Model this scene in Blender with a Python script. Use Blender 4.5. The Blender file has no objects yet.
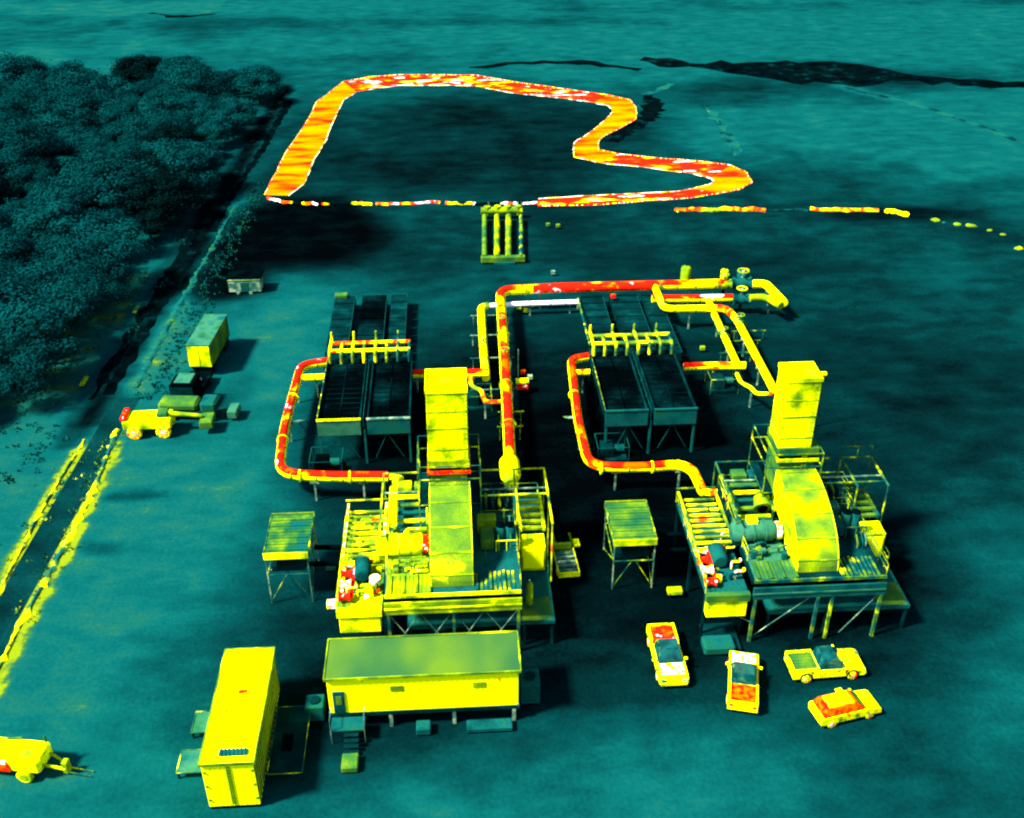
import bpy, bmesh, math, random
from mathutils import Vector, Matrix, noise
R = math.radians
S = bpy.context.scene
col = S.collection
# ------------------------------------------------------------------ camera
F = 1063.; TH = math.atan(653/1063.); H = 58.; YAW = R(3.5)
cd = bpy.data.cameras.new('camera'); cam = bpy.data.objects.new('camera', cd); col.objects.link(cam)
cd.sensor_fit = 'HORIZONTAL'; cd.sensor_width = 36; cd.lens = 36*F/1024
cd.clip_end = 9000; cd.clip_start = .5
cam.location = (0, 0, H); cam.rotation_euler = (math.pi/2-TH, 0, -YAW)
S.camera = cam
# ------------------------------------------------------------------ light
SUN_EL = R(50); SUN_AZ = R(-108)        # azimuth from +Y (far) towards +X; sun stands to the left, a little on the camera's side
w = bpy.data.worlds.new('World'); S.world = w; w.use_nodes = True
nt = w.node_tree; bg = nt.nodes['Background']; sk = nt.nodes.new('ShaderNodeTexSky')
sk.sky_type = 'NISHITA'; sk.sun_disc = False; sk.sun_elevation = SUN_EL; sk.sun_rotation = SUN_AZ
nt.links.new(sk.outputs[0], bg.inputs[0]); bg.inputs[1].default_value = .05
sl = bpy.data.lights.new('sun', 'SUN'); sl.energy = 3.2; sl.angle = R(7); sl.color = (1, .98, .93)
so = bpy.data.objects.new('sun', sl); col.objects.link(so)
sd = Vector((math.sin(SUN_AZ)*math.cos(SUN_EL), math.cos(SUN_AZ)*math.cos(SUN_EL), math.sin(SUN_EL)))
so.rotation_euler = (-sd).to_track_quat('-Z', 'Y').to_euler(); so.location = (0, 60, 60)
S.view_settings.view_transform = 'Standard'; S.view_settings.look = 'None'
S.view_settings.gamma = 1; S.view_settings.exposure = 2.75
S.render.engine = 'CYCLES'; S.cycles.filter_width = 2.2
S.render.resolution_x = 1024; S.render.resolution_y = 818

def P(px, py, z=0.):
    "the point at height z that a line of sight through the pixel meets"
    x = (px-512)/F; y = -(py-409)/F
    fw = math.cos(TH)+y*math.sin(TH); up = -math.sin(TH)+y*math.cos(TH); t = (z-H)/up
    X = x*t; Y = fw*t
    return Vector((X*math.cos(YAW)+Y*math.sin(YAW), -X*math.sin(YAW)+Y*math.cos(YAW), z))

# ------------------------------------------------------------------ materials
def mat(name, ramp, scale=.5, stretch=(1, 1, 1), detail=3, rough=.75, fine=.18, bump=0, attr=None, metal=0, finescale=9):
    m = bpy.data.materials.new(name); m.use_nodes = True
    n = m.node_tree.nodes; l = m.node_tree.links; b = n['Principled BSDF']
    tc = n.new('ShaderNodeTexCoord'); mp = n.new('ShaderNodeMapping'); mp.inputs['Scale'].default_value = stretch
    l.new(tc.outputs['Object'], mp.inputs[0])
    oi = n.new('ShaderNodeObjectInfo'); mu = n.new('ShaderNodeMath'); mu.operation = 'MULTIPLY'; mu.inputs[1].default_value = 60
    l.new(oi.outputs['Random'], mu.inputs[0]); l.new(mu.outputs[0], mp.inputs['Location'])
    ns = n.new('ShaderNodeTexNoise'); ns.inputs['Scale'].default_value = scale; ns.inputs['Detail'].default_value = detail
    l.new(mp.outputs[0], ns.inputs[0])
    cr = n.new('ShaderNodeValToRGB'); e = cr.color_ramp.elements
    while len(e) < len(ramp): e.new(.5)
    for i, (p, c) in enumerate(ramp): e[i].position = p; e[i].color = (*c, 1)
    l.new(ns.outputs[0], cr.inputs[0])
    n2 = n.new('ShaderNodeTexNoise'); n2.inputs['Scale'].default_value = finescale; n2.inputs['Detail'].default_value = 3
    l.new(tc.outputs['Object'], n2.inputs[0])
    mr = n.new('ShaderNodeMapRange'); mr.inputs[1].default_value = .3; mr.inputs[2].default_value = .7
    mr.inputs[3].default_value = 1-fine; mr.inputs[4].default_value = 1+fine
    l.new(n2.outputs[0], mr.inputs[0])
    mx = n.new('ShaderNodeVectorMath'); mx.operation = 'SCALE'
    l.new(cr.outputs[0], mx.inputs[0]); l.new(mr.outputs[0], mx.inputs['Scale'])
    l.new(mx.outputs[0], b.inputs['Base Color'])
    b.inputs['Roughness'].default_value = rough; b.inputs['Metallic'].default_value = metal
    b.inputs['Specular IOR Level'].default_value = .3 if 'glass' in name else 0
    if bump:
        bp = n.new('ShaderNodeBump'); bp.inputs['Strength'].default_value = bump; bp.inputs['Distance'].default_value = .1
        l.new(n2.outputs[0], bp.inputs['Height']); l.new(bp.outputs[0], b.inputs['Normal'])
    return m
BLK = (.0001, .0006, .0008); NIGHT = (.0002, .0025, .0028); DEEP = (.0003, .0065, .007); DTEAL = (.0004, .013, .013)
TEAL = (.0006, .026, .025); LTEAL = (.002, .052, .046); PALE = (.04, .12, .075)
GREEN = (.004, .055, .022); LIME = (.024, .088, .011); YG = (.095, .17, .004); YEL = (.82, .88, 0); ORA = (.80, .07, .0); RED = (.66, .008, .002); WHT = (.85, .8, .75)
M = {}
M['yellow'] = mat('yellow_warm_paint', [(.34, YG), (.43, (.28, .40, 0)), (.50, (.6, .72, 0)), (.58, YEL)], .5, detail=6, fine=.3)
M['yellow_deep'] = mat('yellow_hot_paint', [(.2, YEL), (.66, YEL), (.74, ORA)], .9, fine=.08)
M['ygreen'] = mat('yellow_green_sheet', [(.32, LIME), (.48, YG), (.58, (.20, .30, 0)), (.68, YEL)], .45, detail=5, fine=.25)
M['lime'] = mat('lime_sheet', [(.3, GREEN), (.5, LIME), (.72, YG)], .5, fine=.18)
M['roofgreen'] = mat('cool_green_roof', [(.3, (.008, .052, .020)), (.48, (.026, .078, .014)), (.64, (.055, .11, .008))], .2, (1, .6, 1), fine=.12, detail=2)
M['roofteal'] = mat('cool_teal_roof', [(.3, LTEAL), (.5, (.02, .1, .05)), (.7, GREEN)], .5, fine=.15)
M['teal'] = mat('cool_teal_steel', [(.3, TEAL), (.5, LTEAL), (.72, GREEN)], .6, fine=.25)
M['dteal'] = mat('cold_teal_steel', [(.35, DEEP), (.55, DTEAL), (.7, TEAL)], .5, fine=.3)
M['fan'] = mat('cold_cooler_surface', [(.44, BLK), (.54, NIGHT), (.62, DEEP), (.72, DTEAL)], .22, fine=.45, detail=4, finescale=4)
M['black'] = mat('cold_black_steel', [(.4, BLK), (.7, NIGHT)], .6)
M['pale'] = mat('pale_galvanised_steel', [(.3, LTEAL), (.5, PALE), (.7, (.3, .4, .2))], 1.2)
M['rail'] = mat('warm_rail_steel', [(.3, GREEN), (.45, YG), (.62, YEL), (.72, ORA)], .5, detail=4)
M['railcool'] = mat('cool_rail_steel', [(.3, TEAL), (.42, LTEAL), (.5, LIME), (.58, YG), (.72, YEL)], .9, detail=4)
M['pipered'] = mat('hot_red_pipe_lagging', [(.30, YEL), (.38, ORA), (.43, RED), (.62, RED), (.66, WHT)], .5, (1, 1, 2), detail=5, fine=.1)
M['pipehot2'] = mat('patchy_red_pipe_cladding', [(.38, YEL), (.44, ORA), (.49, RED), (.6, RED), (.66, ORA)], .25, detail=4, fine=.1)
M['pipeyel'] = mat('warm_yellow_pipe_lagging', [(.3, LIME), (.42, YEL), (.6, YEL), (.66, ORA), (.72, RED)], .35, detail=5, fine=.1)
M['pipemix'] = mat('mixed_hot_pipe_lagging', [(.34, YG), (.42, YEL), (.50, ORA), (.54, RED), (.64, YEL)], .28, detail=5, fine=.1)
M['pipewhite'] = mat('white_hot_pipe_lagging', [(.3, ORA), (.4, WHT), (.7, WHT)], .5, detail=4, fine=.1)
M['pipeside'] = mat('broken_hot_line', [(.38, NIGHT), (.43, YEL), (.48, ORA), (.53, RED), (.56, WHT), (.60, WHT), (.63, NIGHT)], .24, detail=5, fine=.1)
M['linecool'] = mat('broken_warm_line', [(.36, DTEAL), (.43, LTEAL), (.5, YG), (.57, YEL), (.66, RED)], .12, detail=4)
M['hotspots'] = mat('hot_spotted_casing', [(.36, YEL), (.5, YEL), (.53, RED), (.6, WHT)], 1.6, detail=4)
M['redcab'] = mat('hot_red_top', [(.35, ORA), (.48, RED), (.62, RED), (.66, WHT)], 1.8, detail=3)
M['whitehot'] = mat('white_hot_bonnet', [(.40, YEL), (.44, RED), (.47, WHT), (.56, WHT), (.58, RED), (.62, YEL)], 2.2, detail=4)
M['orange'] = mat('orange_hot_bed', [(.3, (.8, .11, 0)), (.46, ORA), (.58, RED)], 2.6, detail=4)
M['carpaint'] = mat('yellow_car_paint', [(.35, YG), (.45, YEL), (.63, YEL), (.70, ORA)], 1.5, rough=.4)
M['glass'] = mat('cold_teal_glass', [(.3, DTEAL), (.6, LTEAL)], 1.2, rough=.15)
M['elbowgreen'] = mat('green_yellow_duct_lagging', [(.3, LIME), (.45, (.055, .125, .007)), (.58, YG), (.7, YEL)], .35, detail=5, fine=.25)
M['radiator'] = mat('mottled_green_radiator', [(.32, LTEAL), (.45, GREEN), (.55, LIME), (.7, YG)], .6, fine=.25)
M['cabtop'] = mat('cool_cab_roof', [(.4, TEAL), (.52, LTEAL), (.62, LIME), (.7, YG)], 1.6, detail=3)
M['tyre'] = mat('warm_tyre_rubber', [(.35, LIME), (.5, YEL), (.62, RED)], 3)
M['tyredark'] = mat('cold_tyre_rubber', [(.3, BLK), (.6, DTEAL)], 3)
M['rim'] = mat('hot_wheel_rim', [(.35, YEL), (.5, ORA), (.6, WHT)], 4)

# ------------------------------------------------------------------ mesh helpers
class MB:
    def __init__(s, org=(0, 0, 0)): s.v = []; s.f = []; s.sm = []; s.o = Vector(org)
    def add(s, vs, fs, smooth=False):
        n = len(s.v); s.v += [tuple(Vector(p)-s.o) for p in vs]; s.f += [[i+n for i in f] for f in fs]; s.sm += [smooth]*len(fs)
        return s
    def box(s, x0, x1, y0, y1, z0, z1, bev=0):
        if bev:
            b = min(bev, (x1-x0)/3, (y1-y0)/3, (z1-z0)/3)
            bm = bmesh.new(); bmesh.ops.create_cube(bm, size=1)
            for v in bm.verts: v.co = Vector(((x0+x1)/2+v.co.x*(x1-x0), (y0+y1)/2+v.co.y*(y1-y0), (z0+z1)/2+v.co.z*(z1-z0)))
            bmesh.ops.bevel(bm, geom=bm.edges[:], offset=b, segments=1, affect='EDGES')
            bm.verts.index_update()
            s.add([v.co.copy() for v in bm.verts], [[v.index for v in f.verts] for f in bm.faces]); bm.free(); return s
        return s.add([(x0, y0, z0), (x1, y0, z0), (x1, y1, z0), (x0, y1, z0), (x0, y0, z1), (x1, y0, z1), (x1, y1, z1), (x0, y1, z1)],
              [(0, 3, 2, 1), (4, 5, 6, 7), (0, 1, 5, 4), (1, 2, 6, 5), (2, 3, 7, 6), (3, 0, 4, 7)])
    def tube(s, pts, r, n=10, cap=True):
        pts = [Vector(p) for p in pts]; rs = r if isinstance(r, (list, tuple)) else [r]*len(pts)
        vs = []; fs = []; pu = None
        for i, p in enumerate(pts):
            a = pts[max(i-1, 0)]; b = pts[min(i+1, len(pts)-1)]; t = (b-a).normalized()
            if pu is None: pu = t.orthogonal().normalized()
            pu = (pu-t*pu.dot(t)).normalized(); q = t.cross(pu)
            for k in range(n):
                an = 2*math.pi*k/n; vs.append(p+(pu*math.cos(an)+q*math.sin(an))*rs[i])
        for i in range(len(pts)-1):
            for k in range(n): fs.append((i*n+k, i*n+(k+1) % n, (i+1)*n+(k+1) % n, (i+1)*n+k))
        s.add(vs, fs, n > 5)
        if cap: s.add(vs, [list(range(n))[::-1], [(len(pts)-1)*n+k for k in range(n)]])
        return s
    def bar(s, a, b, t=.08):
        return s.tube([a, b], t*.7, 4)
    def prism(s, prof, x0, x1):
        "profile of (y,z) points drawn out along x"
        n = len(prof)
        vs = [(x0, y, z) for y, z in prof]+[(x1, y, z) for y, z in prof]
        return s.add(vs, [list(range(n)), list(range(n, 2*n))[::-1]]+[(i, i+n, (i+1) % n+n, (i+1) % n) for i in range(n)])
    def prismy(s, prof, y0, y1):
        n = len(prof)
        vs = [(x, y0, z) for x, z in prof]+[(x, y1, z) for x, z in prof]
        return s.add(vs, [list(range(n))[::-1], list(range(n, 2*n))]+[(i, (i+1) % n, (i+1) % n+n, i+n) for i in range(n)])
    def build(s, name, m, parent=None, **k):
        me = bpy.data.meshes.new(name); me.from_pydata(s.v, [], s.f)
        me.polygons.foreach_set('use_smooth', s.sm); me.materials.append(m if not isinstance(m, str) else M[m])
        bm = bmesh.new(); bm.from_mesh(me); bmesh.ops.recalc_face_normals(bm, faces=bm.faces[:]); bm.to_mesh(me); bm.free()
        o = bpy.data.objects.new(name, me); col.objects.link(o)
        if parent: o.parent = parent
        else: o.location = s.o
        for a, b in k.items(): o[a] = b
        return o
def thing(name, label, cat, loc=(0, 0, 0), rz=0, group=None):
    o = bpy.data.objects.new(name, None); col.objects.link(o); o.empty_display_size = .3
    o.location = loc; o.rotation_euler = (0, 0, rz); o['label'] = label; o['category'] = cat
    if group: o['group'] = group
    return o
def struct(o): o['kind'] = 'structure'; return o
def dup(root, loc, rz=0, label=None, sc=None):
    r = root.copy(); col.objects.link(r); r.location = loc; r.rotation_euler = (0, 0, rz)
    if label: r['label'] = label
    if sc: r.scale = sc
    for ch in list(root.children):
        c = ch.copy(); col.objects.link(c); c.parent = r
        for g in ch.children:
            d = g.copy(); col.objects.link(d); d.parent = c
    return r
def bend(pts, r=1., n=5):
    "round the corners of a run of pipe"
    pts = [Vector(p) for p in pts]; out = [pts[0]]
    for i in range(1, len(pts)-1):
        a = pts[i-1]; b = pts[i]; c = pts[i+1]; k = min(r, (a-b).length*.45, (c-b).length*.45)
        p = b+(a-b).normalized()*k; q = b+(c-b).normalized()*k
        for j in range(n+1):
            t = j/n; out.append(p*(1-t)**2+b*2*t*(1-t)+q*t*t)
    return out+[pts[-1]]
rnd = random.Random(7)

# ------------------------------------------------------------------ ground
def sm(a, b, x):
    t = min(1, max(0, (x-a)/(b-a))); return t*t*(3-2*t)
def blob(x, y, cx, cy, rx, ry, rz=0.):
    dx = x-cx; dy = y-cy; c = math.cos(rz); s = math.sin(rz)
    d = math.sqrt(((dx*c+dy*s)/rx)**2+((-dx*s+dy*c)/ry)**2)
    return 1-sm(.55, 1.25, d)
def fbm(x, y, s, o=4, seed=0.):
    v = 0; a = .5
    for i in range(o): v += a*noise.noise(Vector((x*s+seed, y*s-seed, seed*.7))); a *= .5; s *= 2.1
    return v
def dline(x, y, L):
    d = 1e9
    for (ax, ay), (bx, by) in zip(L, L[1:]):
        vx = bx-ax; vy = by-ay; t = max(0, min(1, ((x-ax)*vx+(y-ay)*vy)/(vx*vx+vy*vy)))
        d = min(d, math.hypot(x-ax-vx*t, y-ay-vy*t))
    return d
def PL(*a): return [tuple(P(*p)[:2]) for p in a]
V1 = PL((-40, 745), (22, 622), (60, 555), (95, 488), (119, 430))
V2 = PL((-50, 700), (0, 590), (45, 505), (92, 430))
V3 = PL((136, 388), (158, 345), (185, 295), (214, 245), (240, 200))
D1 = PL((96, 420), (140, 340), (176, 282), (212, 215), (250, 145), (287, 86))
D2 = PL((70, 440), (92, 400), (120, 352), (150, 305), (186, 245), (215, 200))
LN = PL((-60, 770), (0, 622), (58, 520), (105, 438), (128, 398))
RT = PL((840, 86), (890, 98), (940, 112), (985, 128), (1040, 150))
def tone(x, y):
    "ground tone, with shade around the works painted in: dark gravel low, dry earth and straw high"
    n = fbm(x, y, .045, 5, 3.1); n2 = fbm(x, y*1.8, .012, 4, 9.)
    v = .46+.26*n
    wyard = sm(-4, -24, x)*sm(160, 100, y)          # dry earth on the near left
    v += .37*wyard*(.8+.7*n2)
    v += .10*sm(-22, -32, x)*sm(110, 60, y)
    v -= .14*blob(x, y, -13, 58, 14, 9)  # dark pools from here: shade around plants and coolers painted into the gravel tone
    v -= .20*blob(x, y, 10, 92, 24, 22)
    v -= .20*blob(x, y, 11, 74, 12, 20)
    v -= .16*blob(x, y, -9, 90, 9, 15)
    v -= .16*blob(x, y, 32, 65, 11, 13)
    v -= .16*blob(x, y, -26, 103, 5, 11)  # shade beside the box trailer, painted into the tone
    v -= .18*blob(x, y, -2, 54, 15, 7)             # dark yard gravel, with shade round the control house painted in
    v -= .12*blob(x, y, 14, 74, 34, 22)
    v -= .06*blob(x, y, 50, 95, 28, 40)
    v += .17*blob(x, y, 8, 46, 18, 8)
    v += .06*sm(75, 50, y)
    v += .12*blob(x, y, 48, 55, 14, 25)
    v += .10*blob(x, y, -16, 112, 10, 22)
    v -= .08*blob(x, y, 20, 140, 45, 16)
    v += .16*fbm(x, y, .09, 3, 21.)
    v += .10*blob(x, y, -34, 140, 5, 22)
    v += .05*blob(x, y, 60, 135, 25, 12)
    v -= .62*blob(x+6*n, y+6*n, -22, 144, 14, 14, .5)    # wet peat by the channel's end
    v -= .30*blob(x, y, -30, 127, 7, 6)  # painted shade on the ground around the shed
    v -= .22*blob(x, y, 66, 146, 14, 3.2)
    v -= .16*blob(x, y, 5, 185, 36, 30)             # bog inside the channel loop
    v -= .10*blob(x, y, -37, 200, 6, 60)
    far = sm(150, 240, y)
    v += far*(.28+.55*fbm(x*.35, y*1.6, .02, 5, 5.))*(1-blob(x, y, 3, 185, 44, 46))
    v += .16*blob(x, y, 95, 190, 50, 28)*(1+1.5*n)
    v += .16*blob(x, y, 52, 185, 14, 18)
    v -= .15*blob(x, y, 75, 215, 40, 15)
    v += .12*blob(x, y, -130, 300, 70, 22)*(1+n)
    v += .08*blob(x, y, -60, 280, 90, 40)
    v += .30*sm(-38, -42, x)*sm(150, 90, y)*(.2+1.6*max(0, fbm(x, y, .5, 4, 1.)))   # rough speckled verge
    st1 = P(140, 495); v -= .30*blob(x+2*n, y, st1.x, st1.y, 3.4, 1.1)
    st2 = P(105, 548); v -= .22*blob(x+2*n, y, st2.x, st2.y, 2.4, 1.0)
    v = min(v, .80)
    v -= .40*blob(x+5*n, y+4*n, -31, 132, 6, 11)
    v += .08*blob(x, y, 88, 175, 35, 22)
    if x < -24 and y < 240:
        v = min(v, .86); k = .5+.9*fbm(x, y, .7, 4, 31.); x0_, x = x, x+.5*noise.noise(Vector((y*.8, x*.3, 2)))+.4*noise.noise(Vector((y*2.3, x, 7)))
        v += (1.1-.5*sm(70, 100, y))*k*(1-sm(.2, 1.5, dline(x, y, V1)))
        v += .85*k*(1-sm(.1, 1.1, dline(x, y, V2)))
        v += .30*k*(1-sm(.3, 2.2, dline(x, y, V3)))
        v += .22*(.6+1.2*max(0, fbm(x, y, .35, 4, 77.)))*(1-sm(3, 11, dline(x+4, y, D1)))*sm(92, 112, y)
        if y > 90: v = min(v, .83+.06*k)
        v -= .42*(1-sm(.6, 2.2, dline(x, y, D1)))*(1-.6*k)
        v -= .42*(1-sm(.6, 2.6, dline(x, y, D2)))*(1-.6*k)
        v -= .12*(1-sm(.6, 1.4, dline(x, y, LN)))
    if x > 60 and y > 150: v += .24*(1-sm(.6, 3.2, dline(x, y, RT)))+.16*blob(x, y, 92, 172, 34, 22)*(.7+2*fbm(x, y*1.5, .12, 4, 55.))
    if x > -60 and y > 150: v = min(v, .74+.08*fbm(x, y, .08, 3, 4.))
    return max(.02, min(1.02, v))
xs = []
x = -3000.
while x < -130: xs.append(x); x += max(4, (-130-x)*.25)
x = -130.
while x < 150: xs.append(x); x += .45 if -46 < x < -28 else 1.1
while x < 3000: xs.append(x); x += max(4, (x-149)*.3)
ys = []; y = -300.
while y < 30: ys.append(y); y += 20 if y < 10 else 4
y = 34.
while y < 5000: ys.append(y); y += 1.0 if y < 130 else (1.6 if y < 330 else (y-326)*.3)
vs = [(a, b, 0) for b in ys for a in xs]; nx = len(xs)
fs = [(j*nx+i, j*nx+i+1, (j+1)*nx+i+1, (j+1)*nx+i) for j in range(len(ys)-1) for i in range(nx-1)]
me = bpy.data.meshes.new('ground'); me.from_pydata(vs, [], fs)
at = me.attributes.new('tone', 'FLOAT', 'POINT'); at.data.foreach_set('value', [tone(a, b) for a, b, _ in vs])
gm = bpy.data.materials.new('earth_and_gravel'); gm.use_nodes = True
n = gm.node_tree.nodes; l = gm.node_tree.links; b = n['Principled BSDF']
an = n.new('ShaderNodeAttribute'); an.attribute_name = 'tone'
tc = n.new('ShaderNodeTexCoord'); mp = n.new('ShaderNodeMapping'); mp.inputs['Scale'].default_value = (.6, 1, 1); l.new(tc.outputs['Object'], mp.inputs[0])
na = n.new('ShaderNodeTexNoise'); na.inputs['Scale'].default_value = .35; na.inputs['Detail'].default_value = 8; na.inputs['Roughness'].default_value = .62; l.new(mp.outputs[0], na.inputs[0])
nb = n.new('ShaderNodeTexNoise'); nb.inputs['Scale'].default_value = 3.; nb.inputs['Detail'].default_value = 4; l.new(tc.outputs['Object'], nb.inputs[0])
def mth(op, a, bb, c=None):
    q = n.new('ShaderNodeMath'); q.operation = op
    for i, u in enumerate((a, bb, c)):
        if u is None: continue
        if isinstance(u, (int, float)): q.inputs[i].default_value = u
        else: l.new(u, q.inputs[i])
    return q.outputs[0]
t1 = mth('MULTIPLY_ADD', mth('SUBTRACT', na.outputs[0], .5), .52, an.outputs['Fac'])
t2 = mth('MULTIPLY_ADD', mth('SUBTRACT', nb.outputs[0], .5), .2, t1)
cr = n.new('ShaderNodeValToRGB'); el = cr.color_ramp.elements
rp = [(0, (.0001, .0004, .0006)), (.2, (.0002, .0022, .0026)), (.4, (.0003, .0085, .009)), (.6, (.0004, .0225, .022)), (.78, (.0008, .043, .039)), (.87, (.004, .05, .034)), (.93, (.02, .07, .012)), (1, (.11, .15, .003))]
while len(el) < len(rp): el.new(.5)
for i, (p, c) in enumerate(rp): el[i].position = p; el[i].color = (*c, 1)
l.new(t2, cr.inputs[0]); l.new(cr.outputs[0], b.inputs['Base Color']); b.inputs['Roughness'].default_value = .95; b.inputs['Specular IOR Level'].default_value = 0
bp = n.new('ShaderNodeBump'); bp.inputs['Strength'].default_value = .35; bp.inputs['Distance'].default_value = .15; l.new(nb.outputs[0], bp.inputs['Height']); l.new(bp.outputs[0], b.inputs['Normal'])
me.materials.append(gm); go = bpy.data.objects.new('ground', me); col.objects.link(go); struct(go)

def ribbon(name, pts, wd, m, z=.02, jit=0, crown=0, step=1.2, label=None):
    "strip of surface along ground points; wd a number or one per point"
    pts = [Vector((p[0], p[1], 0)) for p in pts]; ws = wd if isinstance(wd, list) else [wd]*len(pts)
    q = []
    for i in range(len(pts)-1):
        k = max(1, int((pts[i+1]-pts[i]).length/step))
        for j in range(k): q.append((pts[i].lerp(pts[i+1], j/k), ws[i]+(ws[i+1]-ws[i])*j/k))
    q.append((pts[-1], ws[-1]))
    v = []; f = []; W = 5
    for i, (p, ww) in enumerate(q):
        t = (q[min(i+1, len(q)-1)][0]-q[max(i-1, 0)][0]).normalized(); s = Vector((t.y, -t.x, 0))
        for k in range(W):
            u = k/(W-1)*2-1; off = u*ww/2
            if abs(u) > .9 and jit: off += u*jit*rnd.uniform(-1, 1)
            v.append((p.x+s.x*off, p.y+s.y*off, z+crown*(1-u*u)*(1+.4*rnd.uniform(-1, 1) if jit else 1)))
    for i in range(len(q)-1):
        for k in range(W-1): f.append((i*W+k, i*W+k+1, (i+1)*W+k+1, (i+1)*W+k))
    mb = MB(); mb.add(v, f, True); return mb.build(name, m)
def gp(*a): return [P(*p) for p in a]
M['lane'] = mat('earth_lane', [(.3, DEEP), (.5, DTEAL), (.7, (.0006, .02, .019))], .25, fine=.2, finescale=3)
M['berm'] = mat('straw_verge', [(.38, LTEAL), (.47, LIME), (.56, YEL), (.68, YG)], .5, detail=6, fine=.35, finescale=5)
M['bermcool'] = mat('pale_verge', [(.35, TEAL), (.48, LTEAL), (.60, GREEN), (.7, LIME)], .5, detail=6, fine=.4, finescale=5)
M['ditch'] = mat('cold_ditch_water', [(.35, BLK), (.6, NIGHT), (.72, DTEAL)], .4, fine=.3)
M['thinpale'] = mat('worn_pale_track', [(.38, DTEAL), (.55, LTEAL), (.68, GREEN), (.76, YG)], .3, detail=5, fine=.3)
struct(ribbon('road', gp((-60, 770), (0, 622), (58, 520), (105, 438), (128, 398)), 2.6, M['lane'], .012))
struct(ribbon('verge', gp((-12, 690), (22, 622), (60, 555), (95, 488), (117, 430)), [.35, .4, .5, .5, .5], M['berm'], .02, .25, .15, .5))
struct(ribbon('verge', gp((-50, 700), (0, 590), (45, 505), (85, 440)), [.3, .3, .3, .2], M['berm'], .016, .2, .18, .5))
struct(ribbon('ditch', gp((108, 395), (140, 340), (176, 282), (212, 215), (250, 145), (285, 90)), [1.2, 1.2, 1.2, 1.2, 1.2, 1.0], M['ditch'], .016, .35))
struct(ribbon('ditch', gp((92, 400), (120, 352), (150, 305), (186, 245), (215, 200)), [.6, 1.2, 1.3, 1.2, 1], M['ditch'], .012, .5))
struct(ribbon('ditch', gp((214, 232), (232, 196), (262, 150), (290, 100)), [.9, .8, 1.2, 1.6], M['ditch'], .02, .3))
struct(ribbon('verge', gp((136, 388), (158, 345), (185, 295), (214, 245), (236, 205)), [.7, .8, .7, .5, .5], M['bermcool'], .02, .3, .12, .6))
struct(ribbon('track', gp((840, 86), (890, 98), (940, 112), (985, 128), (1040, 150)), 1.6, M['thinpale'], .016, .4))
struct(ribbon('track', gp((704, 105), (718, 122), (728, 138), (738, 156)), 1.7, M['thinpale'], .016, .7))
struct(ribbon('track', gp((640, 95), (658, 90), (672, 84)), 1.4, M['thinpale'], .016, .4))
struct(ribbon('creek', gp((640, 60), (690, 65), (745, 69), (800, 72), (850, 74), (890, 76), (960, 81), (1050, 88)), [2, 6, 11, 17, 18, 10, 6, 5], M['ditch'], .016, 2.5, 0, 2.5))
struct(ribbon('creek', gp((150, 13), (180, 17), (215, 14)), [1, 4, 2], M['ditch'], .016, 1.5, 0, 2.5))
struct(ribbon('creek', gp((648, 95), (655, 105), (648, 118), (628, 128), (612, 142)), [2, 4, 4, 3.5, 3], M['ditch'], .014, .9, 0, 1))
struct(ribbon('creek', gp((470, 68), (520, 63), (580, 62), (640, 70)), [1, 2.5, 4, 2], M['ditch'], .014, 1, 0, 2.5))

# hot channel loop
outer = [(262,194),(275,172),(290,148),(305,122),(318,102),(330,90),(345,82),(370,77),(400,75),(450,75),(478,76),(520,83),(570,90),(610,95),(630,100),(638,108),(634,118),(620,128),(604,136),(597,143),(600,150),(620,154),(660,158),(700,161),(730,166),(745,173),(749,182),(740,190),(718,194),(690,197),(640,202),(590,204),(540,206)]
inner = [(288,196),(303,185),(312,165),(324,140),(336,116),(345,101),(358,92),(378,88),(402,86),(448,85),(474,86),(515,93),(563,98),(596,103),(609,107),(613,111),(607,120),(590,133),(575,143),(572,150),(576,158),(600,163),(650,168),(690,173),(708,177),(714,181),(712,185),(704,187),(694,189),(675,191),(635,193),(588,196),(540,199)]
M['hotwater'] = mat('hot_orange_water', [(.36, (.8, .16, 0)), (.46, (.8, .12, 0)), (.53, (.8, .085, 0)), (.58, (.78, .05, 0)), (.64, RED)], .3, (.35, 1.2, 1), detail=6, rough=.3, fine=.12, finescale=1.4)
M['hotred'] = mat('hot_red_water', [(.31, WHT), (.35, YEL), (.42, (.8, .06, 0)), (.47, RED), (.60, RED), (.63, WHT), (.65, (.8, .07, 0))], .4, (.4, 1, 1), detail=6, rough=.3, fine=.12, finescale=1.4)
def mid(a, b, t): return (a[0]+(b[0]-a[0])*t, a[1]+(b[1]-a[1])*t)
def wob(p):
    q = P(*p); a = noise.noise_vector(q*.21)*1.1; return Vector((q.x+a.x, q.y+a.y, q.z))
def strip(name, A, B, m, z=.05, sub=4):
    A = [wob(p) for p in A]; B = [wob(p) for p in B]; v = []; f = []
    for i in range(len(A)-1):
        for j in range(sub):
            for u in (0, .5, 1):
                p = A[i].lerp(A[i+1], j/sub).lerp(B[i].lerp(B[i+1], j/sub), u); v.append((p.x, p.y, z))
    for u in (0, .5, 1): p = A[-1].lerp(B[-1], u); v.append((p.x, p.y, z))
    k = len(v)//3
    for i in range(k-1):
        for j in (0, 1): f.append((i*3+j, i*3+j+1, i*3+j+4, i*3+j+3))
    mb = MB(); mb.add(v, f); return mb.build(name, m)
struct(strip('water', outer[:7], inner[:7], M['hotwater']))
struct(strip('water', outer[6:14], inner[6:14], M['hotred']))
struct(strip('water', outer[13:22], inner[13:22], M['hotwater']))
struct(strip('water', outer[21:25], inner[21:25], M['hotred']))
struct(strip('water', outer[24:29], inner[24:29], M['hotwater']))
struct(strip('water', outer[28:], inner[28:], M['hotred']))
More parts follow.
